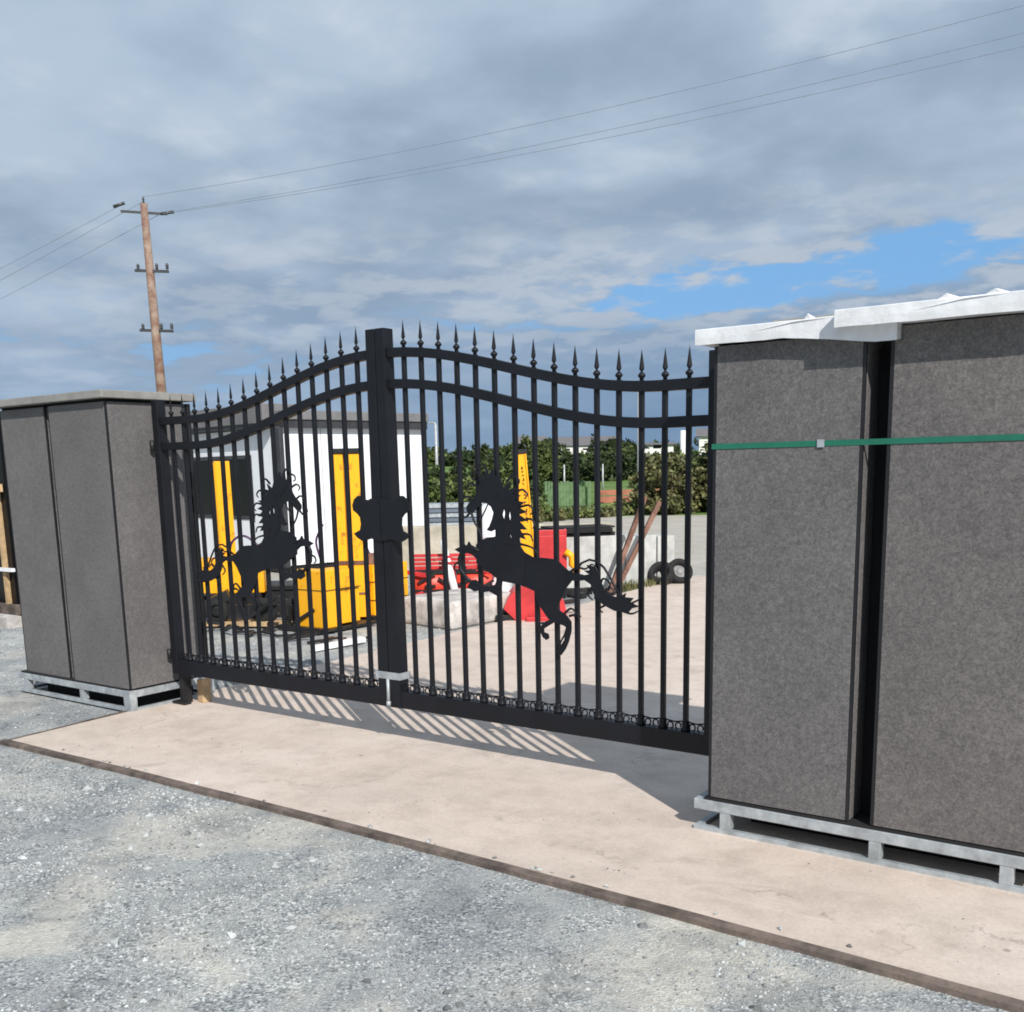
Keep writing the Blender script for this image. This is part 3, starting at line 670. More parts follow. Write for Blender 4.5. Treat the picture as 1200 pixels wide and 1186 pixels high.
pallet('steel_pallet', 'galvanised steel pallet under the two left pillars, half on gravel', -7.745, -6.295, 4.15, 4.86, (-7.66, -6.92, -6.345))
pallet('steel_pallet', 'galvanised steel pallet on concrete under the right pillars', -2.0, -0.56, 4.082, 4.80, (-1.875, -1.225, -0.735), 0.142)
b = MB(); b.box(-6.375, -6.294, 4.146, 4.20, -0.006, 0.1435); tag(b.build('corner_foot', M['galv'], bevel=0.003), 'galvanised square corner block at near corner of left pallet', 'corner block')
# near-black blocks added to paint the shade inside the open pallets
b = MB(); b.box(-1.82, -0.62, 4.30, 4.70, 0.001, 0.09); tag(b.build('shade_block', M['void']), 'near-black block added as the shade inside the right pallet', 'block')
b = MB(); b.box(-7.6, -6.42, 4.30, 4.76, -0.02, 0.09); tag(b.build('shade_block', M['void']), 'near-black block added as the shade inside the left pallet', 'block')
# small offcut under the gate by the left pallet
b = MB(); b.hexa([(-6.16, 4.60, 0.001), (-6.09, 4.59, 0.001), (-6.08, 4.66, 0.001), (-6.15, 4.67, 0.001)], [(-6.165, 4.605, 0.16), (-6.095, 4.595, 0.17), (-6.085, 4.665, 0.17), (-6.155, 4.675, 0.16)])
tag(b.build('wood_offcut', M['wood'], bevel=0.003), 'pale timber offcut standing under left end of the gate', 'wood block')
b = MB(); b.box(-6.225, -6.19, 4.50, 4.58, 0.0, 0.224); b.box(-6.28, -6.14, 4.47, 4.53, 0.001, 0.02)
b.build('foot_bracket', M['darksteel'], GL, bevel=0.003)

# grey cap on the left pack
def slab(name, label, x0, x1, y0, y1, z0, z1, m, tilt=0.0):
    b = MB(); b.box(x0, x1, y0, y1, z0, z1); o = tag(b.build(name, M[m], bevel=0.004), label, 'pillar cap'); return o
slab('pillar_cap', 'long plain grey flat cap lying across the left pair of pillars', -7.78, -6.255, 4.105, 4.85, 2.106, 2.156, 'slab')
slab('pillar_cap', 'grey unwrapped cap slab lying behind the white wrapped ones at right', -1.86, -0.9, 4.50, 4.90, 2.125, 2.205, 'slab')
# white wrapped caps
def wrapped(label, x0, x1, y0, y1, zb, zt, seed, tiltz=0.0):
    """cap slab in white film: flat face, crisp edges, slack lower hem and a few creases"""
    b = MB(); nx = 60; rows = []
    for i in range(nx + 1):
        t = i / nx; x = x0 + (x1 - x0) * t
        zb_ = zb; drop = max(0, min(1, (x + 1.62) / .35)) * 0.045 if seed == 2 else 0.0
        hem = -drop + noise.noise(Vector((x * 3.2, seed, 0))) * 0.007 + noise.noise(Vector((x * 13, seed, 3))) * 0.0015
        wt = noise.noise(Vector((x * 6, seed, 7))) * 0.002
        fold = noise.noise(Vector((x * 10, seed, 12))) * 0.0022
        rows.append([(x, y0 + 0.03, zb + 0.006 + hem), (x, y0, zb + hem), (x, y0 - 0.0012 + fold, (zb+hem) * .55 + zt * .45), (x, y0, zt + wt - 0.003),
                     (x, y0 + 0.004, zt + wt), (x, (y0 + y1) / 2, zt + 0.001), (x, y1, zt), (x, y1, zb)])
    k = 8
    for r_ in rows: b.v += r_
    for i in range(nx):
        for j in range(k):
            a = i * k + j; c = i * k + (j + 1) % k
            b.f.append([a, a + k, c + k, c]); b.smooth.append(False)
    b.f.append(list(range(k))); b.smooth.append(False); b.f.append([nx * k + j for j in range(k)][::-1]); b.smooth.append(False)
    o = tag(b.build('pillar_cap', M['foil']), label, 'pillar cap')
    rg = random.Random(seed); c = MB()                 # loose film ends and a long crease
    for q in range(1 if seed == 2 else 2):
        x = x0 + (x1 - x0) * rg.uniform(.08, .6); h = rg.uniform(.008, .020); w_ = rg.uniform(.012, .03)
        c.add([(x - w_, y0 + 0.01, zt - 0.001), (x + w_, y0 + 0.012, zt - 0.001), (x + w_ * .2, y0 + 0.006, zt + h), (x + w_ * 2, y0 + .05, zt + 0.001)], [(0, 1, 2), (1, 3, 2), (3, 0, 2)])
    xa = x0 + (x1 - x0) * .28; c.add([(xa, y0 - 0.0035, zt - .030), (xa + .18, y0 - 0.006, zt - .008), (xa + .34, y0 - 0.003, zt - .002), (xa + .2, y0 - .003, zt - .002)], [(0, 1, 3), (1, 2, 3)])
    c.build('film_end', M['foil'], o)
    return o
wrapped('lower white wrapped cap on the narrow pillar beside the gate', -1.995, -1.19, 4.035, 4.50, 2.074, 2.136, 2)
wrapped('upper white wrapped cap at far right, overlapping the lower one', -1.405, -0.45, 3.985, 4.49, 2.086, 2.150, 5, -0.0)

# green strap around the right pack
b = MB(); z0, z1 = 1.659, 1.681; pts = [(-1.9385, 4.0835), (-1.62, 4.0835), (-1.30, 4.0855), (-1.20, 4.0835), (-0.597, 4.0835), (-0.597, 4.7435), (-1.9385, 4.7435)]
nn = len(pts)
vs = []
for i, (x, y) in enumerate(pts): vs += [(x, y, z0), (x, y, z1)]
cxp, cyp = -1.27, 4.41
for (x, y) in pts:
    vs += [(x + (0.0015 if x < cxp else -0.0015), y + (0.0015 if y < cyp else -0.0015), z0), (x + (0.0015 if x < cxp else -0.0015), y + (0.0015 if y < cyp else -0.0015), z1)]
fs = []
for i in range(nn):
    j = (i + 1) % nn
    fs += [(2 * i, 2 * j, 2 * j + 1, 2 * i + 1), (2 * nn + 2 * j, 2 * nn + 2 * i, 2 * nn + 2 * i + 1, 2 * nn + 2 * j + 1),
           (2 * i + 1, 2 * j + 1, 2 * nn + 2 * j + 1, 2 * nn + 2 * i + 1), (2 * j, 2 * i, 2 * nn + 2 * i, 2 * nn + 2 * j)]
b.add(vs, fs)
st = thing('packing_strap', 'green plastic packing strap tied round the right pillars', 'strap', (-1.27, 4.41, 1.67))
b.build('band', M['strap'], st)
c = MB(); c.box(-1.49, -1.462, 4.0795, 4.0830, 1.655, 1.685); c.build('seal', M['galv'], st)

# ------------------------------------------------------------------ yard behind the gate
def xf(b, org, rz, rx=0.0, ry=0.0):
    m = Matrix.Translation(Vector(org)) @ Matrix.Rotation(rz, 4, 'Z') @ Matrix.Rotation(rx, 4, 'X') @ Matrix.Rotation(ry, 4, 'Y')
    b.v = [tuple(m @ Vector(v)) for v in b.v]; return b

def smooth(P, k=5):
    P = [Vector(q) for q in P]; out = []
    for i in range(len(P) - 1):
        p0, p1, p2, p3 = P[max(0, i - 1)], P[i], P[i + 1], P[min(len(P) - 1, i + 2)]
        for j in range(k):
            t_ = j / k; out.append(0.5 * ((2 * p1) + (p2 - p0) * t_ + (2 * p0 - 5 * p1 + 4 * p2 - p3) * t_ ** 2 + (3 * p1 - p0 - 3 * p2 + p3) * t_ ** 3))
    return out + [P[-1]]
# white cabin: local frame 1 runs along the left wall, frame 2 along the right wall
C0 = (-12.909, 11.573)
cab = thing('site_cabin', 'white flat roofed cabin with dark window and black corner downpipe behind gate', 'cabin', (C0[0], C0[1], 0))
AL = math.atan2(0.174, -0.985)                       # direction of the left wall from the corner
# local: x along left wall (away from corner), y into the building is +? -> use rotated frame with x axis along the left wall
U = Vector((-0.985, 0.174, 0)); V = Vector((0.174, 0.985, 0))
def cb(b):
    b.v = [tuple(Vector((C0[0], C0[1], 0)) + U * v[0] + V * v[1] + Vector((0, 0, v[2]))) for v in b.v]
    b.f = [f[::-1] for f in b.f]; return b
WL, WR, HW = 5.6, 2.90, 2.32
# left wall with a real window opening
b = MB(); t0, t1, z0, z1 = 0.92, 3.35, 0.84, 1.90
b.box(0.0, t0, 0, 0.10, 0.12, HW); b.box(t1, WL, 0, 0.10, 0.12, HW); b.box(t0, t1, 0, 0.10, 0.12, z0); b.box(t0, t1, 0, 0.10, z1, HW)
cb(b).build('wall', M['cabin'], cab)
b = MB(); b.box(0.001, 0.10, 0.101, WR, 0.12, HW); b.box(0.1, WL, WR - 0.1, WR, 0.12, HW); b.box(WL - 0.1, WL, 0.1, WR - 0.1, 0.12, HW); cb(b).build('wall', M['cabin'], cab)
for k in range(1, 4):
    b = MB(); b.box(-0.003, 0.0, k * 0.75, k * 0.75 + 0.012, 0.12, HW); cb(b).build('panel_joint', M['galv'], cab)
b = MB(); b.box(0.05, WL - 0.05, 0.05, WR - 0.05, 0.0, 0.12); cb(b).build('plinth', M['darksteel'], cab)
fr = MB(); e = 0.06
fr.box(t0, t1, -0.012, 0.05, z1 - e, z1); fr.box(t0, t1, -0.012, 0.05, z0, z0 + e); fr.box(t0, t0 + e, -0.0121, 0.0501, z0 + e, z1 - e); fr.box(t1 - e, t1, -0.0121, 0.0501, z0 + e, z1 - e)
fr.box((t0 + t1) / 2 - .03, (t0 + t1) / 2 + .03, -0.012, 0.05, z0 + e, z1 - e)
wf = cb(fr).build('window', M['anthr'], cab)
b = MB(); b.box(t0 + e, t1 - e, 0.012, 0.02, z0 + e, z1 - e); cb(b).build('pane', M['glass'], wf)
b = MB(); b.box(t0 - 0.05, t1 + 0.05, 0.055, 0.2, z0 - .05, z1 + .05); cb(b).build('blind', M['void'], wf)
# roof, deep fascia on the left volume, thinner one on the right
b = MB(); b.box(0.13, WL + 0.1, -0.22, 0.5, HW + 0.06, HW + 0.36); cb(b).build('roof', M['fascia'], cab, bevel=0.01)
b = MB(); b.box(0.12, WL + 0.08, -0.19, WR * 0.5, HW + 0.0, HW + 0.059); cb(b).build('soffit', M['anthr'], cab)
b = MB(); b.box(-0.14, WL * 0.6, 0.0, WR + 0.03, HW + 0.105, HW + 0.25); cb(b).build('roof', M['fascia'], cab, bevel=0.01)
b = MB(); b.box(-0.11, WL * 0.6, 0.0, WR + 0.02, HW - 0.02, HW + 0.104); cb(b).build('soffit', M['anthr'], cab)
b = MB(); b.box(-0.10, 0.10, -0.08, -0.002, 0.1, HW - 0.021); cb(b).build('downpipe', M['anthr'], cab, bevel=0.01)
b = MB(); b.box(-0.03, -0.001, WR - 0.02, WR + 0.03, 0.1, HW - 0.021); cb(b).build('corner_trim', M['anthr'], cab)

# --- post drivers (yellow hydraulic masts standing on box bases)
def two_rails(b, x0, x1, y0, y1, z0, z1, gap=0.3):
    w_ = (x1 - x0); a = w_ * (1 - gap * 0.42) / 2
    b.box(x0, x0 + a, y0, y1, z0, z1); b.box(x1 - a, x1, y0, y1, z0, z1); b.box(x0 + a, x1 - a, y0 + 0.09, y1 - 0.02, z0, z1 - 0.02); return b
def mark_block(b, x, y, z, s, k):
    """one worn, unreadable stencil character"""
    rg = random.Random(k)
    for i in range(3):
        u = (rg.random() - .5) * s * .6; v = (rg.random() - .5) * s * .6
        if rg.random() < .5: b.box(x + u - s * .12, x + u + s * .12, y - 0.002, y - 0.0005, z - s * .45, z + s * .45)
        else: b.box(x - s * .35, x + s * .35, y - 0.003 , y - 0.0006, z + v - s * .1, z + v + s * .1)
# A: tracked driver at the left
t = thing('post_driver', 'yellow driver machine on black wheels, leftmost, mast in front of cabin window', 'machine', (-9.45, 7.5, 0))
RA = R(37)
b = MB(); b.box(-0.075, 0.075, 0.0, 0.17, 0.55, 1.74); b.box(0.076, 0.086, 0.01, 0.03, 0.6, 1.72); b.box(0.076, 0.086, 0.14, 0.16, 0.6, 1.72); b.box(-0.072, -0.06, -0.012, -0.001, 0.6, 1.72); b.box(0.055, 0.070, -0.012, -0.001, 0.6, 1.72); xf(b, (-9.585, 7.60, 0), R(-18), 0, R(-1.2)).build('mast', M['rustyellow'], t, bevel=0.006)
b = MB(); b.box(-0.33, 0.46, 0.0, 0.32, 0.30, 0.68); xf(b, (-9.40, 7.46, 0), RA).build('base_box', M['yellow'], t, bevel=0.012)
b = MB(); b.box(-0.44, -0.34, 0.0, 0.14, 0.06, 0.72); xf(b, (-9.40, 7.46, 0), RA).build('leg', M['yellow'], t, bevel=0.008)
b = MB(); b.box(-0.335, 0.42, -0.02, 0.42, 0.15, 0.298); xf(b, (-9.40, 7.46, 0), RA).build('frame', M['darksteel'], t, bevel=0.006)
b = MB(); b.box(-0.20, 0.10, -0.025, 0.20, 0.06, 0.149); xf(b, (-9.40, 7.46, 0), RA).build('toe_plate', M['yellow'], t, bevel=0.01)
b = MB(); b.box(-0.40, 1.10, 0.10, 0.62, 0.31, 0.37); b.box(0.42, 1.06, 0.12, 0.5, 0.10, 0.31); xf(b, (-9.40, 7.46, 0), RA).build('chassis', M['darksteel'], t, bevel=0.01)
for i, (x, y, r) in enumerate([(-9.42, 6.98, 0.13), (-9.12, 7.15, 0.13), (-8.72, 7.42, 0.13), (-8.42, 7.60, 0.13)]):
    b = MB(); b.torus((0, 0, 0), [(r * 0.55, -0.05), (r * 0.9, -0.06), (r, -0.03), (r, 0.03), (r * 0.9, 0.06), (r * 0.55, 0.05)], n=24, axis='y')
    wh = xf(b, (x, y, r + 0.03), R(30)).build('wheel', M['rubber'], t)
    c = MB(); c.lathe((0, 0, 0), [(r * 0.3, -0.035), (r * 0.55, -0.03), (r * 0.55, 0.03), (r * 0.3, 0.035)], n=16, axis='y'); xf(c, (x, y, r + 0.03), R(30)).build('rim', M['darksteel'], wh)
for k, (dx_, dz_) in enumerate([(0.0, -0.05)]):
    b = MB(); pts = [(-9.30 + dx_, 7.50, 0.68), (-9.26 + dx_, 7.52, 0.92 + dz_), (-9.14 + dx_, 7.6, 0.98 + dz_), (-9.0 + dx_, 7.70, 0.84 + dz_), (-8.93 + dx_, 7.75, 0.69)]
    b.tube(smooth(pts), 0.013, n=7).build('hose', M['hose'], t)
b = MB(); rg = random.Random(5)
b.beam((-9.62, 6.86, 0.16), (-8.30, 7.66, 0.16), 0.05, 0.13); b.beam((-9.3, 7.1, 0.2), (-9.1, 7.3, 0.33), 0.2, 0.1); b.beam((-8.55, 7.5, 0.30), (-8.25, 7.72, 0.10), 0.05, 0.05)
for k in range(16):
    a = Vector((-9.7 + 1.5 * rg.random(), 6.85 + 0.6 * rg.random(), 0.02 + 0.1 * rg.random())); c = a + Vector((0.5 * (rg.random() - .3), 0.4 * (rg.random() - .5), 0.25 * rg.random())); b.beam(a, c, 0.03, 0.03)
b.build('linkage', M['darksteel'], t)
b = MB(); b.beam((-9.9, 6.75, 0.02), (-8.25, 7.55, 0.03), 0.10, 0.045); b.beam((-9.8, 6.95, 0.03), (-8.1, 7.76, 0.03), 0.09, 0.05)
tag(b.build('timber_bearer', M['wood'], bevel=0.004), 'pale timber bearers on gravel beneath the leftmost yellow machine', 'timber')

# B: driver standing left of the gate middle
t = thing('post_driver', 'yellow driver with tall twin rail mast just left of the gate middle', 'machine', (-8.0, 7.8, 0))
b = MB(); b.box(-8.19, -7.75, 7.40, 7.58, 0.03, 0.62); b.box(-8.17, -7.77, 7.58, 7.93, 0.05, 0.60); b.build('base_box', M['rustyellow'], t, bevel=0.010)
b = MB(); b.box(-8.2, -7.742, 7.395, 7.935, 0.415, 0.421); b.build('weld_seam', M['darksteel'], t)
b = two_rails(MB(), -0.145, 0.145, 0.0, 0.20, 0.05, 1.785, 0.5); xf(b, (-8.02, 8.07, 0), R(36)).build('mast', M['rustyellow'], t, bevel=0.006)
b = MB(); b.box(-0.028, 0.028, 0.075, 0.089, 0.06, 1.76); xf(b, (-8.02, 8.07, 0), R(36)).build('slot_shade', M['rust'], t)  # dark strip in the recess, painted shade of the mast groove
b = MB(); b.box(-0.155, 0.155, -0.015, 0.22, 1.786, 1.84); xf(b, (-8.02, 8.07, 0), R(36)).build('mast_cap', M['darksteel'], t, bevel=0.005)
b = MB(); b.box(-0.145, 0.145, -0.012, -0.002, 0.62, 0.66); b.box(-0.145, 0.145, -0.012, -0.002, 0.30, 0.32); xf(b, (-8.02, 8.07, 0), R(36)).build('cross_plate', M['rust'], t)
b = MB(); b.box(-8.40, -7.70, 7.32, 7.39, 0.0, 0.04); b.box(-8.10, -7.70, 7.42, 8.1, 0.0, 0.029); b.build('foot_plate', M['darksteel'], t)
for k in range(1):
    b = MB(); pts = [(-8.33 - k * .03, 7.95, 0.63), (-8.37 - k * .03, 7.92, 0.85), (-8.33, 7.94, 0.98 + .03 * k), (-8.30, 7.97, 1.05)]
    b.tube(smooth(pts), 0.012, n=7).build('hose', M['hose'], t)
# C: second box base right of it
t = thing('post_driver', 'low yellow box machine directly behind the meeting posts of the gate', 'machine', (-8.0, 8.55, 0))
b = MB(); b.box(-8.28, -7.885, 8.27, 8.83, 0.05, 0.60); b.build('base_box', M['rustyellow'], t, bevel=0.010)
b = MB(); b.box(-8.285, -7.878, 8.262, 8.838, 0.415, 0.421); b.box(-8.285, -7.878, 8.262, 8.838, 0.215, 0.221); b.build('weld_seam', M['darksteel'], t)
b = MB(); b.box(-8.2, -7.95, 8.30, 8.42, 0.601, 0.72); b.build('lug', M['rust'], t, bevel=0.005)
b = MB(); b.box(-8.2, -7.95, 8.72, 8.80, 0.601, 0.70); b.build('lug', M['rust'], t, bevel=0.005)
for k in range(1):
    b = MB(); pts = [(-8.02, 8.36 + .05 * k, 0.72), (-8.08, 8.34 + .05 * k, 0.88), (-8.14, 8.38, 0.96 + .05 * k), (-8.22, 8.46, 0.90), (-8.24, 8.5, 0.6)]
    b.tube(smooth(pts), 0.014, n=7).build('hose', M['hose'], t)
b = MB(); b.box(-8.35, -7.86, 8.22, 8.26, 0.0, 0.05); b.box(-8.35, -7.86, 8.84, 8.88, 0.0, 0.05); b.build('skid', M['darksteel'], t)
b = MB(); b.beam((-7.05, 6.55, 0.015), (-6.98, 7.15, 0.025), 0.07, 0.05); tag(b.build('plank', M['whiteplastic'], bevel=0.004), 'short white painted plank lying on gravel at edge of drive', 'plank')
b = MB(); b.beam((-7.65, 8.35, 0.02), (-7.35, 8.62, 0.02), 0.05, 0.03); tag(b.build('plank', M['wood'], bevel=0.003), 'small bare wood plank on gravel right of gate middle', 'plank')
rg = random.Random(9); b = MB()
for k in range(22):
    x = -8.9 + 1.9 * rg.random(); y = 7.0 + 0.5 * rg.random() - 0.2; a = rg.random() * 3.14; l_ = 0.1 + .25 * rg.random()
    b.beam((x, y, 0.0), (x + math.cos(a) * l_, y + math.sin(a) * l_, 0.02), 0.02 + .03 * rg.random(), 0.02)
o = tag(b.build('debris', M['darksteel']), 'dark scrap and sticks scattered on gravel around the yellow machines', 'debris'); o['kind'] = 'stuff'

# --- red implements
t = thing('farm_implement', 'red implement with slatted frame and round drums behind the concrete block', 'machine', (-7.95, 9.6, 0))
D = Vector((0.80, 0.60, 0)).normalized()
ANG = math.atan2(D.y, D.x)
OR = (-7.93, 9.60, 0)
for k in range(4):
    b = MB(); b.box(-0.46, 0.50, 0.02, 0.05, 0.44 + k * 0.048, 0.476 + k * 0.048); xf(b, OR, ANG).build('slat', M['red'], t, bevel=0.003)
b = MB()
for x in (-0.46, -0.08, 0.12, 0.47): b.box(x, x + 0.03, 0.051, 0.08, 0.10, 0.62)
xf(b, OR, ANG).build('upright', M['red'], t, bevel=0.003)
for x0_, x1_ in ((-0.40, 0.0), (0.10, 0.52)):
    b = MB(); prof = [(0.0, 0), (0.17, 0), (0.19, 0.03), (0.19, 0.36), (0.17, 0.39), (0.0, 0.39)]
    n = 20; b.lathe((0, 0, 0), [(0.165, 0), (0.185, 0.015), (0.185, x1_ - x0_ - 0.015), (0.165, x1_ - x0_)], n=24, axis='x')
    b.v = [(v[0] + x0_, v[1] - 0.03, v[2] + 0.26) for v in b.v]; dr = xf(b, OR, ANG).build('drum', M['orange'], t)
    c = MB(); c.box(x0_ - 0.01, x1_ + 0.01, -0.235, -0.21, 0.20, 0.225); c.box(x0_ - 0.01, x1_ + 0.01, -0.18, -0.13, 0.40, 0.45)
    xf(c, OR, ANG).build('wiper_bar', M['darksteel'], dr)
b = MB(); b.box(-0.52, 0.60, -0.10, 0.20, 0.035, 0.10); b.box(-0.02, 0.09, -0.2, 0.05, 0.10, 0.46); xf(b, OR, ANG).build('chassis', M['red'], t, bevel=0.008)
b = MB(); b.box(-0.45, -0.1, -0.05, 0.15, -0.02, 0.034); b.box(0.2, 0.5, -0.05, 0.15, -0.02, 0.034); xf(b, OR, ANG).build('foot', M['darksteel'], t)
rg = random.Random(15)
b = MB()
for k in range(16):
    x = rg.uniform(-.5, .55); z = rg.uniform(.05, .62); a = rg.uniform(-.5, .5); l_ = rg.uniform(.12, .45)
    b.beam((x, -0.27 + rg.uniform(-.05, .2), z), (x + math.cos(a) * l_, -0.25 + rg.uniform(-.05, .2), min(.68, max(.04, z + math.sin(a) * l_))), rg.uniform(.02, .07), rg.uniform(.015, .05))
xf(b, OR, ANG).build('linkage', M['red'], t, bevel=0.002)
b = MB()
for k in range(9):
    x = rg.uniform(-.5, .5); z = rg.uniform(.03, .45); a = rg.uniform(-.7, .7); l_ = rg.uniform(.1, .3)
    b.beam((x, -0.24, z), (x + math.cos(a) * l_, -0.22, max(.03, z + math.sin(a) * l_)), .03, .03)
xf(b, OR, ANG).build('shadow_bar', M['darksteel'], t)  # dark bars added as shadows among the red parts
# red bucket lying tilted, at the edge of the drive
t = thing('loader_bucket', 'red curved loader bucket tipped over at left edge of the drive', 'bucket', (-6.5, 9.3, 0))
def arcp(n, r, a0, a1): return [(r * math.cos(a0 + (a1 - a0) * k / n), r * math.sin(a0 + (a1 - a0) * k / n)) for k in range(n + 1)]
out_ = arcp(10, 0.34, R(15), R(195)); 
b = MB(); poly = out_ + [(x * 0.92, z * 0.92) for x, z in out_[::-1]]; b.plate(poly, -0.30, 0.30); xf(b, (-6.52, 9.35, 0.05), R(36), 0, R(28)).build('shell', M['red'], t)
for yy in (-0.315, 0.301):
    b = MB(); b.plate(out_ + [(-0.1, -0.16)], yy, yy + 0.013); xf(b, (-6.52, 9.35, 0.05), R(36), 0, R(28)).build('side_plate', M['red'], t)
b = MB(); b.box(-0.42, 0.30, -0.26, 0.26, 0.0, 0.055); b.beam((-0.4, 0.1, 0.05), (0.5, 0.1, 0.16), 0.05, 0.05); xf(b, (-6.50, 9.32, 0), R(36)).build('frame', M['darksteel'], t, bevel=0.004)
b = MB(); b.box(-0.10, 0.34, -0.33, -0.262, 0.0, 0.045); xf(b, (-6.46, 9.28, 0), R(36)).build('cutting_edge', M['red'], t, bevel=0.004)
# driver with lettered mast behind
t = thing('post_driver', 'yellow mast with dark lettering rising behind the right horse, red box beside it', 'machine', (-7.45, 10.9, 0))
MO = (-7.60, 10.86, 0)
b = MB(); b.box(-0.085, 0.085, 0.0, 0.14, 0.05, 1.775); b.box(-0.085, -0.06, -0.02, 0.0, 0.05, 1.77); b.box(0.066, 0.085, -0.02, 0.0, 0.05, 1.77); xf(b, MO, R(36), 0, R(-4.3)).build('mast', M['yellow'], t, bevel=0.005)
b = MB(); b.box(-0.10, 0.10, -0.012, 0.15, 1.776, 1.83); xf(b, MO, R(36), 0, R(-4.3)).build('mast_cap', M['darksteel'], t)
b = MB()
for k in range(15):
    if k in (5, 10): continue
    mark_block(b, 0.02, 0.0, 1.60 - k * 0.047, 0.040, k + 3)
xf(b, MO, R(36), 0, R(-4.3)).build('lettering', M['mark'], t)
b = MB(); b.box(0.07, 0.44, -0.03, 0.28, 0.30, 0.76); b.box(0.07, 0.44, -0.03, -0.012, 0.76, 0.83); b.box(0.07, 0.085, -0.012, 0.28, 0.76, 0.83); b.box(0.425, 0.44, -0.012, 0.28, 0.76, 0.83)
xf(b, MO, R(36)).build('hopper', M['red'], t, bevel=0.008)
b = MB(); b.box(0.10, 0.40, 0.0, 0.24, 0.04, 0.30); b.box(-0.4, 0.7, 0.02, 0.1, 0.0, 0.08); xf(b, MO, R(36)).build('base', M['darksteel'], t)
b = MB(); b.tube([(0.42, -0.06, 0.56), (0.50, -0.06, 0.50), (0.50, -0.06, 0.40), (0.57, -0.05, 0.32), (0.5, -0.05, 0.2)], 0.045, n=9); xf(b, MO, R(36)).build('guard', M['yellow'], t)
b = MB()
for k in range(12): b.lathe((0, 0, 0), [(0.055, -0.02), (0.07, 0), (0.055, 0.02)], n=10); 
# rough concrete block, pole and white drum
b = MB(); rg = random.Random(4); nx, ny, nz = 8, 8, 4
vs = [];
pts = [(-7.62, 8.35), (-6.72, 8.16), (-6.70, 9.30), (-7.55, 9.35)]
b.hexa([(x, y, -0.02) for x, y in pts], [(x + 0.03 * (1 if x < -7 else -1), y + 0.03 * (1 if y < 9 else -1), 0.27) for x, y in pts])
o = tag(b.build('concrete_block', M['concblock'], bevel=0.05, seg=3), 'rough pale concrete block at left edge of the drive', 'concrete block')
b = MB(); b.tube([(-7.60, 9.38, 0.0), (-7.92, 9.50, 0.78)], [0.05, 0.036], n=12); tag(b.build('pole', M['whiteplastic']), 'short thick white pole leaning against the red implement', 'pole')
b = MB(); b.lathe((-7.62, 10.12, 0), [(0.19, 0.0), (0.20, 0.03), (0.20, 0.38), (0.207, 0.40), (0.20, 0.42), (0.20, 0.78), (0.207, 0.80), (0.20, 0.82), (0.20, 1.12), (0.17, 1.17), (0.08, 1.19)], n=24)
dm = thing('plastic_drum', 'tall white plastic drum glimpsed through the right horse silhouette', 'drum', (-7.62, 10.12, 0)); b.build('body', M['whiteplastic'], dm)
c = MB(); c.lathe((-7.55, 10.12, 1.19), [(0.03, -0.01), (0.03, 0.03)], n=12); c.build('lid', M['darksteel'], dm)

# pale wall units with black mats on top, wheel, rusty beams
def wallunit(name, label, a, c, th, h, m, grp=None):
    a = Vector((*a, 0)); c = Vector((*c, 0)); d = (c - a); ang = math.atan2(d.y, d.x); L_ = d.length
    b = MB(); b.box(0, L_, 0, th, -0.03, h); xf(b, a, ang); return tag(b.build(name, M[m], bevel=0.012), label, 'wall block', grp)
wallunit('wall_block', 'long pale concrete wall unit carrying black mats', (-7.75, 11.42), (-7.08, 12.30), 0.5, 0.69, 'concwall')
wallunit('wall_block', 'short pale concrete wall unit between the rusty beams and the upright end piece', (-7.075, 12.32), (-6.90, 12.85), 0.5, 0.66, 'concwall')
wallunit('wall_block', 'tall narrow pale end piece of wall just behind the loose tyre', (-6.89, 12.87), (-6.76, 13.12), 0.3, 0.64, 'concwall')
wallunit('retaining_wall', 'beige block wall right of the white cabin, behind red implement', (-12.3, 13.32), (-9.2, 15.6), 0.4, 0.65, 'beige')
b = MB(); rg = random.Random(2)
for k in range(5):
    o_ = rg.random() * 0.06; b.box(-0.02 + o_, 0.86 + o_, -0.05 + o_, 0.5, 0.692 + k * 0.026, 0.716 + k * 0.026)
xf(b, (-7.72, 11.46, 0), math.atan2(0.88, 0.67)); tag(b.build('rubber_mats', M['rubber'], bevel=0.003), 'flat stack of black mats lying on the pale wall unit', 'mats')
b = MB(); b.torus((0, 0, 0), [(0.10, -0.06), (0.15, -0.085), (0.18, -0.055), (0.186, 0.0), (0.18, 0.055), (0.15, 0.085), (0.10, 0.06)], n=28, axis='z')
wt = thing('tyre', 'small black tyre with pale hub lying tilted at far corner of the drive', 'tyre', (-6.78, 13.05, 0.1))
TR = dict(rx=R(58)); xf(b, (-6.62, 12.98, 0.15), R(50), R(62)).build('tread', M['rubber'], wt)
c = MB(); c.lathe((0, 0, 0), [(0.099, -0.03), (0.099, 0.02), (0.07, -0.01), (0.045, 0.0), (0.03, 0.04)], n=20); xf(c, (-6.62, 12.98, 0.15), R(50), R(62)).build('rim', M['hub'], wt)
b = MB(); b.torus((0, 0, 0), [(0.10, -0.06), (0.15, -0.085), (0.18, -0.055), (0.186, 0.0), (0.18, 0.055), (0.15, 0.085), (0.10, 0.06)], n=28, axis='z')
xf(b, (-6.80, 12.80, 0.13), R(20), R(48)); tag(b.build('tyre', M['rubber']), 'plain black tyre half hidden behind the one with pale hub', 'tyre')
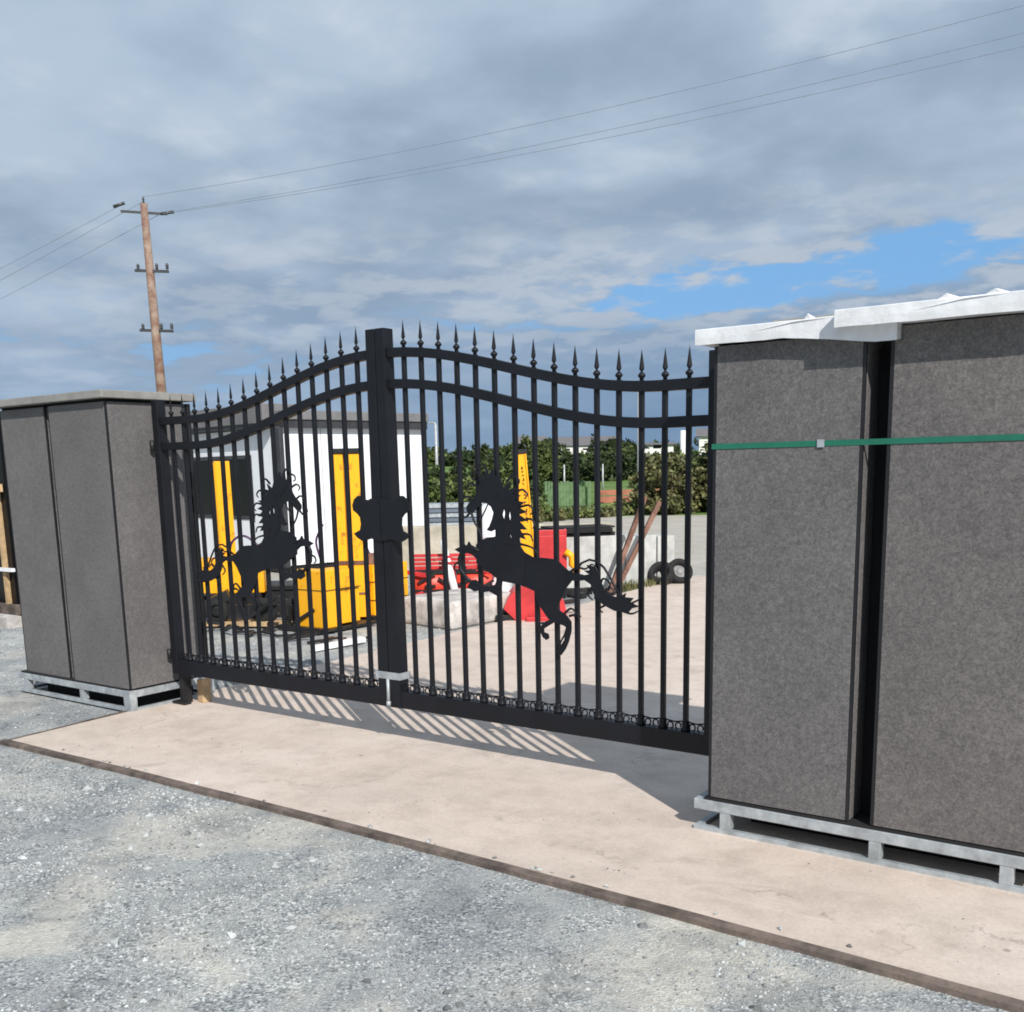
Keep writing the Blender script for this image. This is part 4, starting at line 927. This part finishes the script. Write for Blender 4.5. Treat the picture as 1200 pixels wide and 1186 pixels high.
for k, (o1, o2, lab) in enumerate([((-6.93, 11.62, 0.0), (-6.66, 12.06, 1.20), 'rusty steel beam leaning on pale wall, upper one'), ((-6.90, 11.72, 0.0), (-6.52, 12.20, 1.14), 'rusty steel beam with pale edge leaning on wall, lower right one')]):
    b = MB(); b.beam(o1, o2, 0.075, 0.02); b.beam(Vector(o1) + Vector((0.03, -0.02, 0)), Vector(o2) + Vector((0.03, -0.02, 0)), 0.018, 0.06)
    tag(b.build('steel_beam', M['rust']), lab, 'beam')
b = MB(); rg = random.Random(12)
for k in range(26):
    x = -7.5 + 0.75 * rg.random(); y = 10.3 + 1.2 * rg.random(); s_ = 0.02 + .05 * rg.random(); b.box(x - s_, x + s_, y - s_, y + s_, -0.02, 0.01 + s_ * rg.random() * 1.4)
o = tag(b.build('scrap_pile', M['darksteel']), 'low pile of dark scrap beside drive below the pale wall', 'scrap'); o['kind'] = 'stuff'

# flat blue-grey sheet stack in the yard
t = thing('sheet_stack', 'long low stack of blue grey sheets at back of the yard', 'sheet stack', (-19.2, 23.4, 0))
for k in range(5):
    b = MB(); b.box(-1.7 + 0.08 * k, 1.6 - 0.05 * k, 0.05 * k, 1.6, 0.0 + 0.13 * k, 0.105 + 0.13 * k); xf(b, (-19.2, 23.3, 0), R(37)).build('layer', M['sheets'] if k % 2 else M['galv'], t)
# black panel crate left of the left pillar
t = thing('panel_crate', 'crate of glossy black panels with pale timber battens at left edge', 'crate', (-12.6, 6.7, 0))
b = MB(); b.box(-14.4, -12.15, 6.6, 7.6, 0.12, 2.35); b.build('panels', M['glass'], t)
for x in (-12.31, -13.2, -14.2):
    b = MB(); b.box(x, x + 0.055, 6.55, 6.598, 0.12, 1.55); b.build('batten', M['wood'], t)
b = MB(); b.box(-14.4, -12.1, 6.50, 6.549, 1.45, 1.54); b.build('crossbar', M['wood'], t)
b = MB(); b.box(-14.4, -12.02, 6.50, 6.549, 0.52, 0.56); b.build('strap', M['whiteplastic'], t)
b = MB(); b.box(-14.4, -12.1, 6.55, 7.6, 0.0, 0.118); b.build('bearer', M['board'], t)
b = MB(); b.box(-14, -11.0, 5.55, 5.75, -0.02, 0.07); tag(b.build('timber_bearer', M['board']), 'dark timber lying on gravel beside left pallet at photo edge', 'timber')
b = MB(); b.box(-14, -11.2, 5.95, 6.12, -0.02, 0.10); tag(b.build('timber_bearer', M['concblock']), 'pale grey timber lying below the black panel crate', 'timber')

# ------------------------------------------------------------------ poles and wires
def insul(parent, p, r=0.06, h=0.2):
    b = MB(); b.lathe(p, [(r * .5, 0), (r, h * .2), (r * .6, h * .4), (r, h * .6), (r * .5, h)], n=8); return b.build('insulator', M['ceramic'], parent)
up = thing('utility_pole', 'tall brown wooden power pole rising behind the left pillar', 'pole', (-36.3, 26.55, 0))
b = MB(); b.tube([(-36.3, 26.62, 0), (-36.35, 26.55, 5), (-36.40, 26.46, 11.85)], [0.22, 0.19, 0.135], n=12); b.build('shaft', M['polewood'], up)
dv = Vector((0.80, 0.60, 0)).normalized()
for zc_, hw in ((9.42, 0.66), (7.2, 0.68)):
    c_ = Vector((-36.37, 26.45, zc_)); b = MB(); b.beam(c_ - dv * 0.55, c_ + dv * 0.75 + Vector((0, 0, -0.06)), 0.09, 0.10); ar = b.build('crossarm', M['ceramic'], up)
    for s_ in (-0.42, 0.30, 0.70): insul(ar, tuple(c_ + dv * s_ + Vector((0, 0, 0.02))), 0.07, 0.22)
b = MB(); b.beam((-36.95, 25.80, 11.55), (-35.85, 27.10, 11.50), 0.07, 0.08); ar = b.build('crossarm', M['ceramic'], up)
insul(up, (-36.40, 26.46, 11.86), 0.05, 0.24)
for a_, c_ in (((-37.1, 25.6, 11.70), (-36.8, 25.9, 11.84)), ((-36.0, 26.9, 11.50), (-35.7, 27.3, 11.60))):
    b = MB(); b.tube([a_, c_], 0.06, n=7); b.build('insulator', M['ceramic'], up)
def wire(a, c, sag, label, r=0.008):
    a = Vector(a); c = Vector(c); pts = [a.lerp(c, t_ / 24) + Vector((0, 0, -sag * 4 * (t_ / 24) * (1 - t_ / 24))) for t_ in range(25)]
    b = MB(); b.tube(pts, r, n=5); return tag(b.build('power_line', M['wire']), label, 'wire')
wire((-36.40, 26.46, 12.1), (-1.282, 32.975, 13.54), 0.50, 'topmost power line running from pole to upper right of sky')
wire((-35.85, 27.2, 11.6), (-1.218, 32.978, 12.85), 0.42, 'middle power line of three crossing the sky to the right')
wire((-36.05, 26.9, 11.5), (-1.185, 32.979, 12.49), 0.45, 'lowest power line of three crossing the sky to the right')
wire((-36.95, 25.8, 11.75), (-67.424, 18.816, 4.36), 0.25, 'highest power line sloping down to left edge from pole')
wire((-36.40, 26.40, 11.9), (-67.462, 18.679, 3.29), 0.25, 'middle power line sloping down to left edge from pole')
wire((-36.0, 26.9, 11.5), (-67.485, 18.596, 2.65), 0.25, 'bottom power line sloping down to left edge from pole')
def lamp(label, x, y, h, r, head=True, hd=(-0.6, 0.1)):
    t = thing('lamp_post', label, 'lamp post', (x, y, 0))
    b = MB(); b.tube([(x, y, -0.1), (x, y, h)], [r, r * 0.7], n=10); b.build('shaft', M['postgrey'], t)
    if head:
        b = MB(); b.tube([(x, y, h - 0.02), (x + hd[0] * 0.25, y, h + 0.05), (x + hd[0] * 0.6, y, h + 0.06)], r * 0.5, n=6); b.build('arm', M['postgrey'], t)
        b = MB(); b.box(x + hd[0] - 0.12, x + hd[0] + 0.2, y - 0.09, y + 0.09, h + 0.02, h + 0.10); b.build('lamp_head', M['postgrey'], t, bevel=0.02)
    return t
lamp('slim grey lamp post right of the cabin', -38.5, 45.9, 4.1, 0.10, True, (-0.35, 0))
lamp('tall grey lamp post with head, seen between bars at right of gate', -19.5, 34.9, 4.45, 0.075, True, (-0.35, 0))
for (x, y) in ((-38.3, 58.6), (-36.2, 60.0)): lamp('thin short green field post beyond the yard', x, y, 1.75, 0.07, False)['group'] = 'thin posts in the field'
b = MB(); b.tube([(-27.1, 53.5, 0), (-27.1, 53.5, 3.45)], 0.17, n=10); tag(b.build('flue', M['render']), 'thick white flue pipe standing above bushes at right', 'flue pipe')

# ------------------------------------------------------------------ far buildings
def house(name, label, c, L_, W_, z0, hw, hr, rz, chim=True, cat='house'):
    t = thing(name, label, cat, (c[0], c[1], z0))
    b = MB(); b.box(-L_ / 2, L_ / 2, -W_ / 2, W_ / 2, z0 - 1.5, z0 + hw); xf(b, (*c, 0), rz).build('wall', M['render'], t)
    r = MB(); e_ = 0.4; zr = z0 + hw
    r.add([(-L_ / 2 - e_, -W_ / 2 - e_, zr), (L_ / 2 + e_, -W_ / 2 - e_, zr), (L_ / 2 + e_, W_ / 2 + e_, zr), (-L_ / 2 - e_, W_ / 2 + e_, zr), (-L_ / 2 - e_, 0, zr + hr), (L_ / 2 + e_, 0, zr + hr)],
          [(0, 1, 5, 4), (2, 3, 4, 5), (1, 2, 5), (3, 0, 4), (3, 2, 1, 0)])
    ro = xf(r, (*c, 0), rz).build('roof', M['roof'], t)
    if chim and False:
        for x in (-L_ * .3, L_ * .28):
            k = MB(); k.box(x - .3, x + .3, -.3, .3, zr + hr - 0.8, zr + hr + 0.45); xf(k, (*c, 0), rz).build('chimney', M['render'], ro)
    n_ = int(L_ // 3.2)
    for i in range(n_):
        x = -L_ / 2 + (i + .5) * L_ / n_
        k = MB(); k.box(x - .55, x + .55, -W_ / 2 - 0.03, -W_ / 2 - 0.004, z0 + 0.7, z0 + hw - 0.5); wn_ = xf(k, (*c, 0), rz).build('window', M['glass'], t)
    return t
house('farmhouse', 'long white house with grey roof among trees on the rise', (-106, 169.5), 10.5, 6, 3.9, 1.5, 1.7, R(33))
house('shed', 'low white shed on the horizon at right', (-70.9, 132.0), 4.4, 3, 3.6, 0.75, 0.35, R(30), False, 'shed')
house('shed', 'pale low building half hidden behind the rightmost bush', (-56.0, 122.0), 6.5, 4, 3.2, 1.7, 1.0, R(26), False, 'building')
house('shed', 'dark roofed barn in trees left of the white house', (-112, 160.5), 5, 4, 4.0, 1.4, 1.8, R(33), False, 'barn')

# orange barrier and green netting beyond the yard
for i in range(7):
    x = -24.6 + i * 0.92; y = 40.2 + i * 0.72
    t = thing('barrier_panel', 'faded orange plastic barrier panel standing in row beyond the yard', 'barrier', (x, y, 0), 0, 'orange barriers beyond the yard')
    b = MB(); b.box(0, 1.05, 0, 0.04, 0.0, 0.28); b.box(0, 1.05, 0.0, 0.04, 0.34, 0.56); b.box(0.0, 0.05, 0.001, 0.039, 0.28, 0.34); b.box(1.0, 1.05, 0.001, 0.039, 0.28, 0.34); xf(b, (x, y, 0.0), R(38)).build('panel', M['orangenet'], t)
    f_ = MB(); f_.box(0.1, 0.3, -0.15, 0.2, -0.02, 0.03); xf(f_, (x, y, 0), R(38)).build('foot', M['rubber'], t)
b = MB(); rg = random.Random(6)
for i in range(15): b.box(i * 0.13, i * 0.13 + 0.11, 0, 0.02, 0, 0.95 + 0.1 * rg.random())
xf(b, (-24.9, 36.6, 0), R(38)); tag(b.build('netting_screen', M['greennet']), 'light green netting screen left of the orange barriers', 'netting')

# ------------------------------------------------------------------ trees, bushes and weeds
def crown_mesh(blobs, nleaf, s0, s1, rg):
    """leaf quads gathered in clumps through several overlapping volumes"""
    b = MB(); tot = sum(r[0] * r[1] * r[2] for _, r in blobs)
    for c, r in blobs:
        k = max(6, int(nleaf * r[0] * r[1] * r[2] / tot)); ncl = max(4, k // 16)
        cl = []
        for _ in range(ncl):
            while True:
                v = Vector((rg.uniform(-1, 1), rg.uniform(-1, 1), rg.uniform(-1, 1)))
                if 0.25 < v.length < 1.0: break
            v = v.normalized() * (v.length ** 0.45); cl.append(Vector((c[0] + v.x * r[0], c[1] + v.y * r[1], c[2] + v.z * r[2])))
        sp = min(r) * 0.26
        for i in range(k):
            q = cl[rg.randrange(ncl)] + Vector((rg.gauss(0, sp), rg.gauss(0, sp), rg.gauss(0, sp * .8)))
            if q.z < 0.02: q.z = 0.02 + rg.random() * 0.2
            s = rg.uniform(s0, s1); d = Vector((rg.gauss(0, 1), rg.gauss(0, 1), rg.gauss(0, 1))).normalized(); e = d.orthogonal().normalized()
            e = (Matrix.Rotation(rg.random() * 6.28, 3, d) @ e); f = d.cross(e)
            b.add([q - e * s, q + f * s * 0.55, q + e * s, q - f * s * 0.55], [(0, 1, 2, 3)])
    return b
def tree(name, label, x, y, zb, h, wd, m, seed, nleaf=1500, cat='tree', group=None, trunk=0.3, ls=0.09, z_low=0.12):
    rg = random.Random(seed); t = thing(name, label, cat, (x, y, zb), 0, group)
    tb = MB(); th = h * 0.62; lean = rg.uniform(-.06, .06) * h
    tb.tube([(x, y, zb - 0.1), (x + lean * .4, y, zb + th * .5), (x + lean, y, zb + th)], [h * .028 + .02, h * .02 + .012, h * .008 + .006], n=7)
    for k in range(5):
        a = rg.random() * 6.28; z0_ = zb + th * rg.uniform(.35, .9); l_ = wd * rg.uniform(.25, .42)
        tb.tube([(x + lean * .6, y, z0_), (x + lean * .6 + math.cos(a) * l_ * .6, y + math.sin(a) * l_ * .6, z0_ + l_ * .35), (x + lean * .6 + math.cos(a) * l_, y + math.sin(a) * l_, z0_ + l_ * .8)], [h * .010 + .006, h * .006 + .004, .004], n=5)
    tb.build('trunk', M['bark'], t)
    blobs = []
    n = rg.randint(6, 9)
    for k in range(n):
        zz = zb + h * (z_low + (0.86 - z_low) * (k + rg.random() * .6) / n); rr = wd / 2 * (0.50 + 0.35 * math.sin(math.pi * min(1, (zz - zb) / h + .12)))
        blobs.append(((x + rg.uniform(-.32, .32) * wd, y + rg.uniform(-.32, .32) * wd, zz), (rr * .8, rr * .8, max(h * .12, rr * .42))))
    crown_mesh(blobs, nleaf, ls * .6, ls * 1.25, rg).build('crown', M[m], t)
    return t
def azxy(px_x, d):
    # bearing list measured once from the camera station, kept as plain angles
    a = math.atan((px_x - 600) / 1228.9) - 0.6316; return d * math.sin(a), d * math.cos(a)
sd = 100
rgm = random.Random(77)
# bushes behind the yard, left of the lettered mast
for i in range(9):
    x, y = azxy(494 + i * 14.5, 41 + rgm.uniform(-1.5, 2)); sd += 1
    tree('bush', 'light green bush in the hedge row right of the cabin', x, y, -0.05, 1.35 + rgm.uniform(-.45, .3), 1.5, 'leaf_light' if i % 3 == 1 else 'leaf_mid', sd, 1300, 'bush', 'hedge bushes right of the cabin', ls=0.085)
for i in range(9):
    x, y = azxy(486 + i * 15, 56 + rgm.uniform(-2, 2)); sd += 1
    tree('hedge_tree', 'dark hedge tree behind the light bushes right of the cabin', x, y, 0, 1.75 + (0.0 if i < 5 else 0.12 * (i - 4)) + rgm.uniform(-.45, .35), 2.7, 'leaf_dark' if i % 3 else 'leaf_mid', sd, 1800, 'tree', 'dark hedge trees right of the cabin', ls=0.13)
# taller pair by the mast
for i, (px_, d, h, w_, m, lab) in enumerate([(616, 58, 3.5, 2.6, 'leaf_mid', 'rounded green tree just right of the lettered yellow mast'), (634, 60, 2.9, 2.0, 'leaf_mid', 'second rounded green tree, beside the one at the yellow mast'),
                                      (592, 62, 3.2, 3.0, 'leaf_dark', 'dark tree directly behind the top of the lettered mast')]):
    x, y = azxy(px_, d); sd += 1; tree('tree', lab, x, y, -0.05, h, w_, m, sd, 2600, ls=0.14)
# low scrub at the back edge of the yard
for i in range(17):
    px_ = 604 + i * 9.2; d = 31.0 + i * 0.33 + rgm.uniform(-.6, .6); x, y = azxy(px_, d); sd += 1
    h = (1.15 - 0.08 * i if i < 4 else 0.24 + 0.10 * rgm.random()) if i < 15 else 0.6
    tree('scrub_bush', 'scrubby green bush at the back edge of the yard', x, y, -0.05, h, 1.05, ('leaf_light', 'leaf_mid', 'leaf_olive')[i % 3], sd, 700, 'bush', 'scrub along the back of the yard', ls=0.06, z_low=0.05)
# big bushes at right, behind the last bars
for i in range(9):
    px_ = 766 + i * 11.5; d = 36 + rgm.uniform(-.8, 1.6); x, y = azxy(px_, d); sd += 1
    h = 2.05 + (0.30 if i in (2, 3) else 0) + (0.5 if i == 6 else 0) + (1.05 if i >= 7 else 0) + rgm.uniform(-.1, .1)
    tree('large_bush', 'olive green large bush behind the right end of the gate', x, y, -0.05, h, 1.35, ('leaf_olive', 'leaf_mid', 'leaf_olive', 'leaf_light')[i % 4], sd, 2200, 'bush', 'large bushes at right end of the gate', ls=0.085, z_low=0.05)
for i in range(8):
    x, y = azxy(905 + i * 62, 36.5 + rgm.uniform(-1, 1.5)); sd += 1
    tree('large_bush', 'tall spreading bush in the hedge hidden beyond the right pillars', x, y, -0.05, 2.4 + rgm.uniform(-.4, .8), 2.6, ('leaf_olive', 'leaf_mid')[i % 2], sd, 1600, 'bush', 'bushes beyond the right pillars', ls=0.10, z_low=0.05)
for i in range(9):
    x, y = azxy(850 + i * 60, 140 + rgm.uniform(-6, 8)); sd += 1
    tree('distant_tree', 'distant field tree far beyond the right pillars', x, y, 1.0, 3.8 + rgm.uniform(-.6, 1.2), 9, 'leaf_dark', sd, 700, 'tree', 'distant trees beyond the right pillars', ls=0.45, z_low=0.02)
# field hedge and far trees around the house
for i in range(16):
    px_ = 600 + i * 13; d = 108 + rgm.uniform(-3, 3); x, y = azxy(px_, d); sd += 1
    tree('field_tree', 'dark tree in the hedge at far side of the green field', x, y, 0.1, 2.6 + rgm.uniform(-.3, .6), 4.6, 'leaf_dark', sd, 1300, 'tree', 'trees along far side of the field', ls=0.24, z_low=0.02)
for i in range(18):
    px_ = 505 + i * 17.5; d = 150 + rgm.uniform(-6, 8); x, y = azxy(px_, d); sd += 1
    if 645 < px_ < 728: hh = 1.3
    else: hh = 2.9 + rgm.uniform(-.4, 1.0)
    tree('distant_tree', 'distant tree on the rise below the skyline', x, y, 1.5, hh, 6.5, ('leaf_dark', 'leaf_mid', 'leaf_dark')[i % 3], sd, 1000, 'tree', 'trees on the distant rise', ls=0.36, z_low=0.02)
for i, (px_, d, h, w_) in enumerate([(652, 190, 3.9, 6), (668, 205, 5.6, 7), (697, 205, 5.2, 8), (716, 196, 4.6, 6), (728, 190, 3.8, 6), (737, 185, 2.9, 5)]):
    x, y = azxy(px_, d); sd += 1
    tree('skyline_tree', 'dark rounded tree standing round the white house on the skyline', x, y, 2.6, h, w_, 'leaf_dark', sd, 1500, 'tree', 'trees round the white house', ls=0.36, z_low=0.02)
x, y = azxy(311, 33); tree('tree', 'lone green treetop showing above the cabin roof at left', x, y, 0, 3.75, 1.5, 'leaf_mid', 991, 2200, ls=0.07, z_low=0.4)
# weeds at the foot of the pale wall
b = MB(); rg = random.Random(31)
for i in range(900):
    t_ = rg.random(); x = -6.98 + 0.22 * t_ + rg.gauss(0, .06); y = 11.7 + 1.5 * t_ + rg.gauss(0, .07); h = rg.uniform(.03, .13); a = rg.random() * 6.28; w_ = .008
    dx_ = math.cos(a) * w_; dy_ = math.sin(a) * w_; l1 = rg.gauss(0, .03); l2 = rg.gauss(0, .03)
    b.add([(x - dx_, y - dy_, -0.02), (x + dx_, y + dy_, -0.02), (x + l1, y + l2, h)], [(0, 1, 2)])
o = tag(b.build('weeds', M['leaf_olive']), 'low weeds growing along foot of the pale wall units', 'weeds'); o['kind'] = 'stuff'
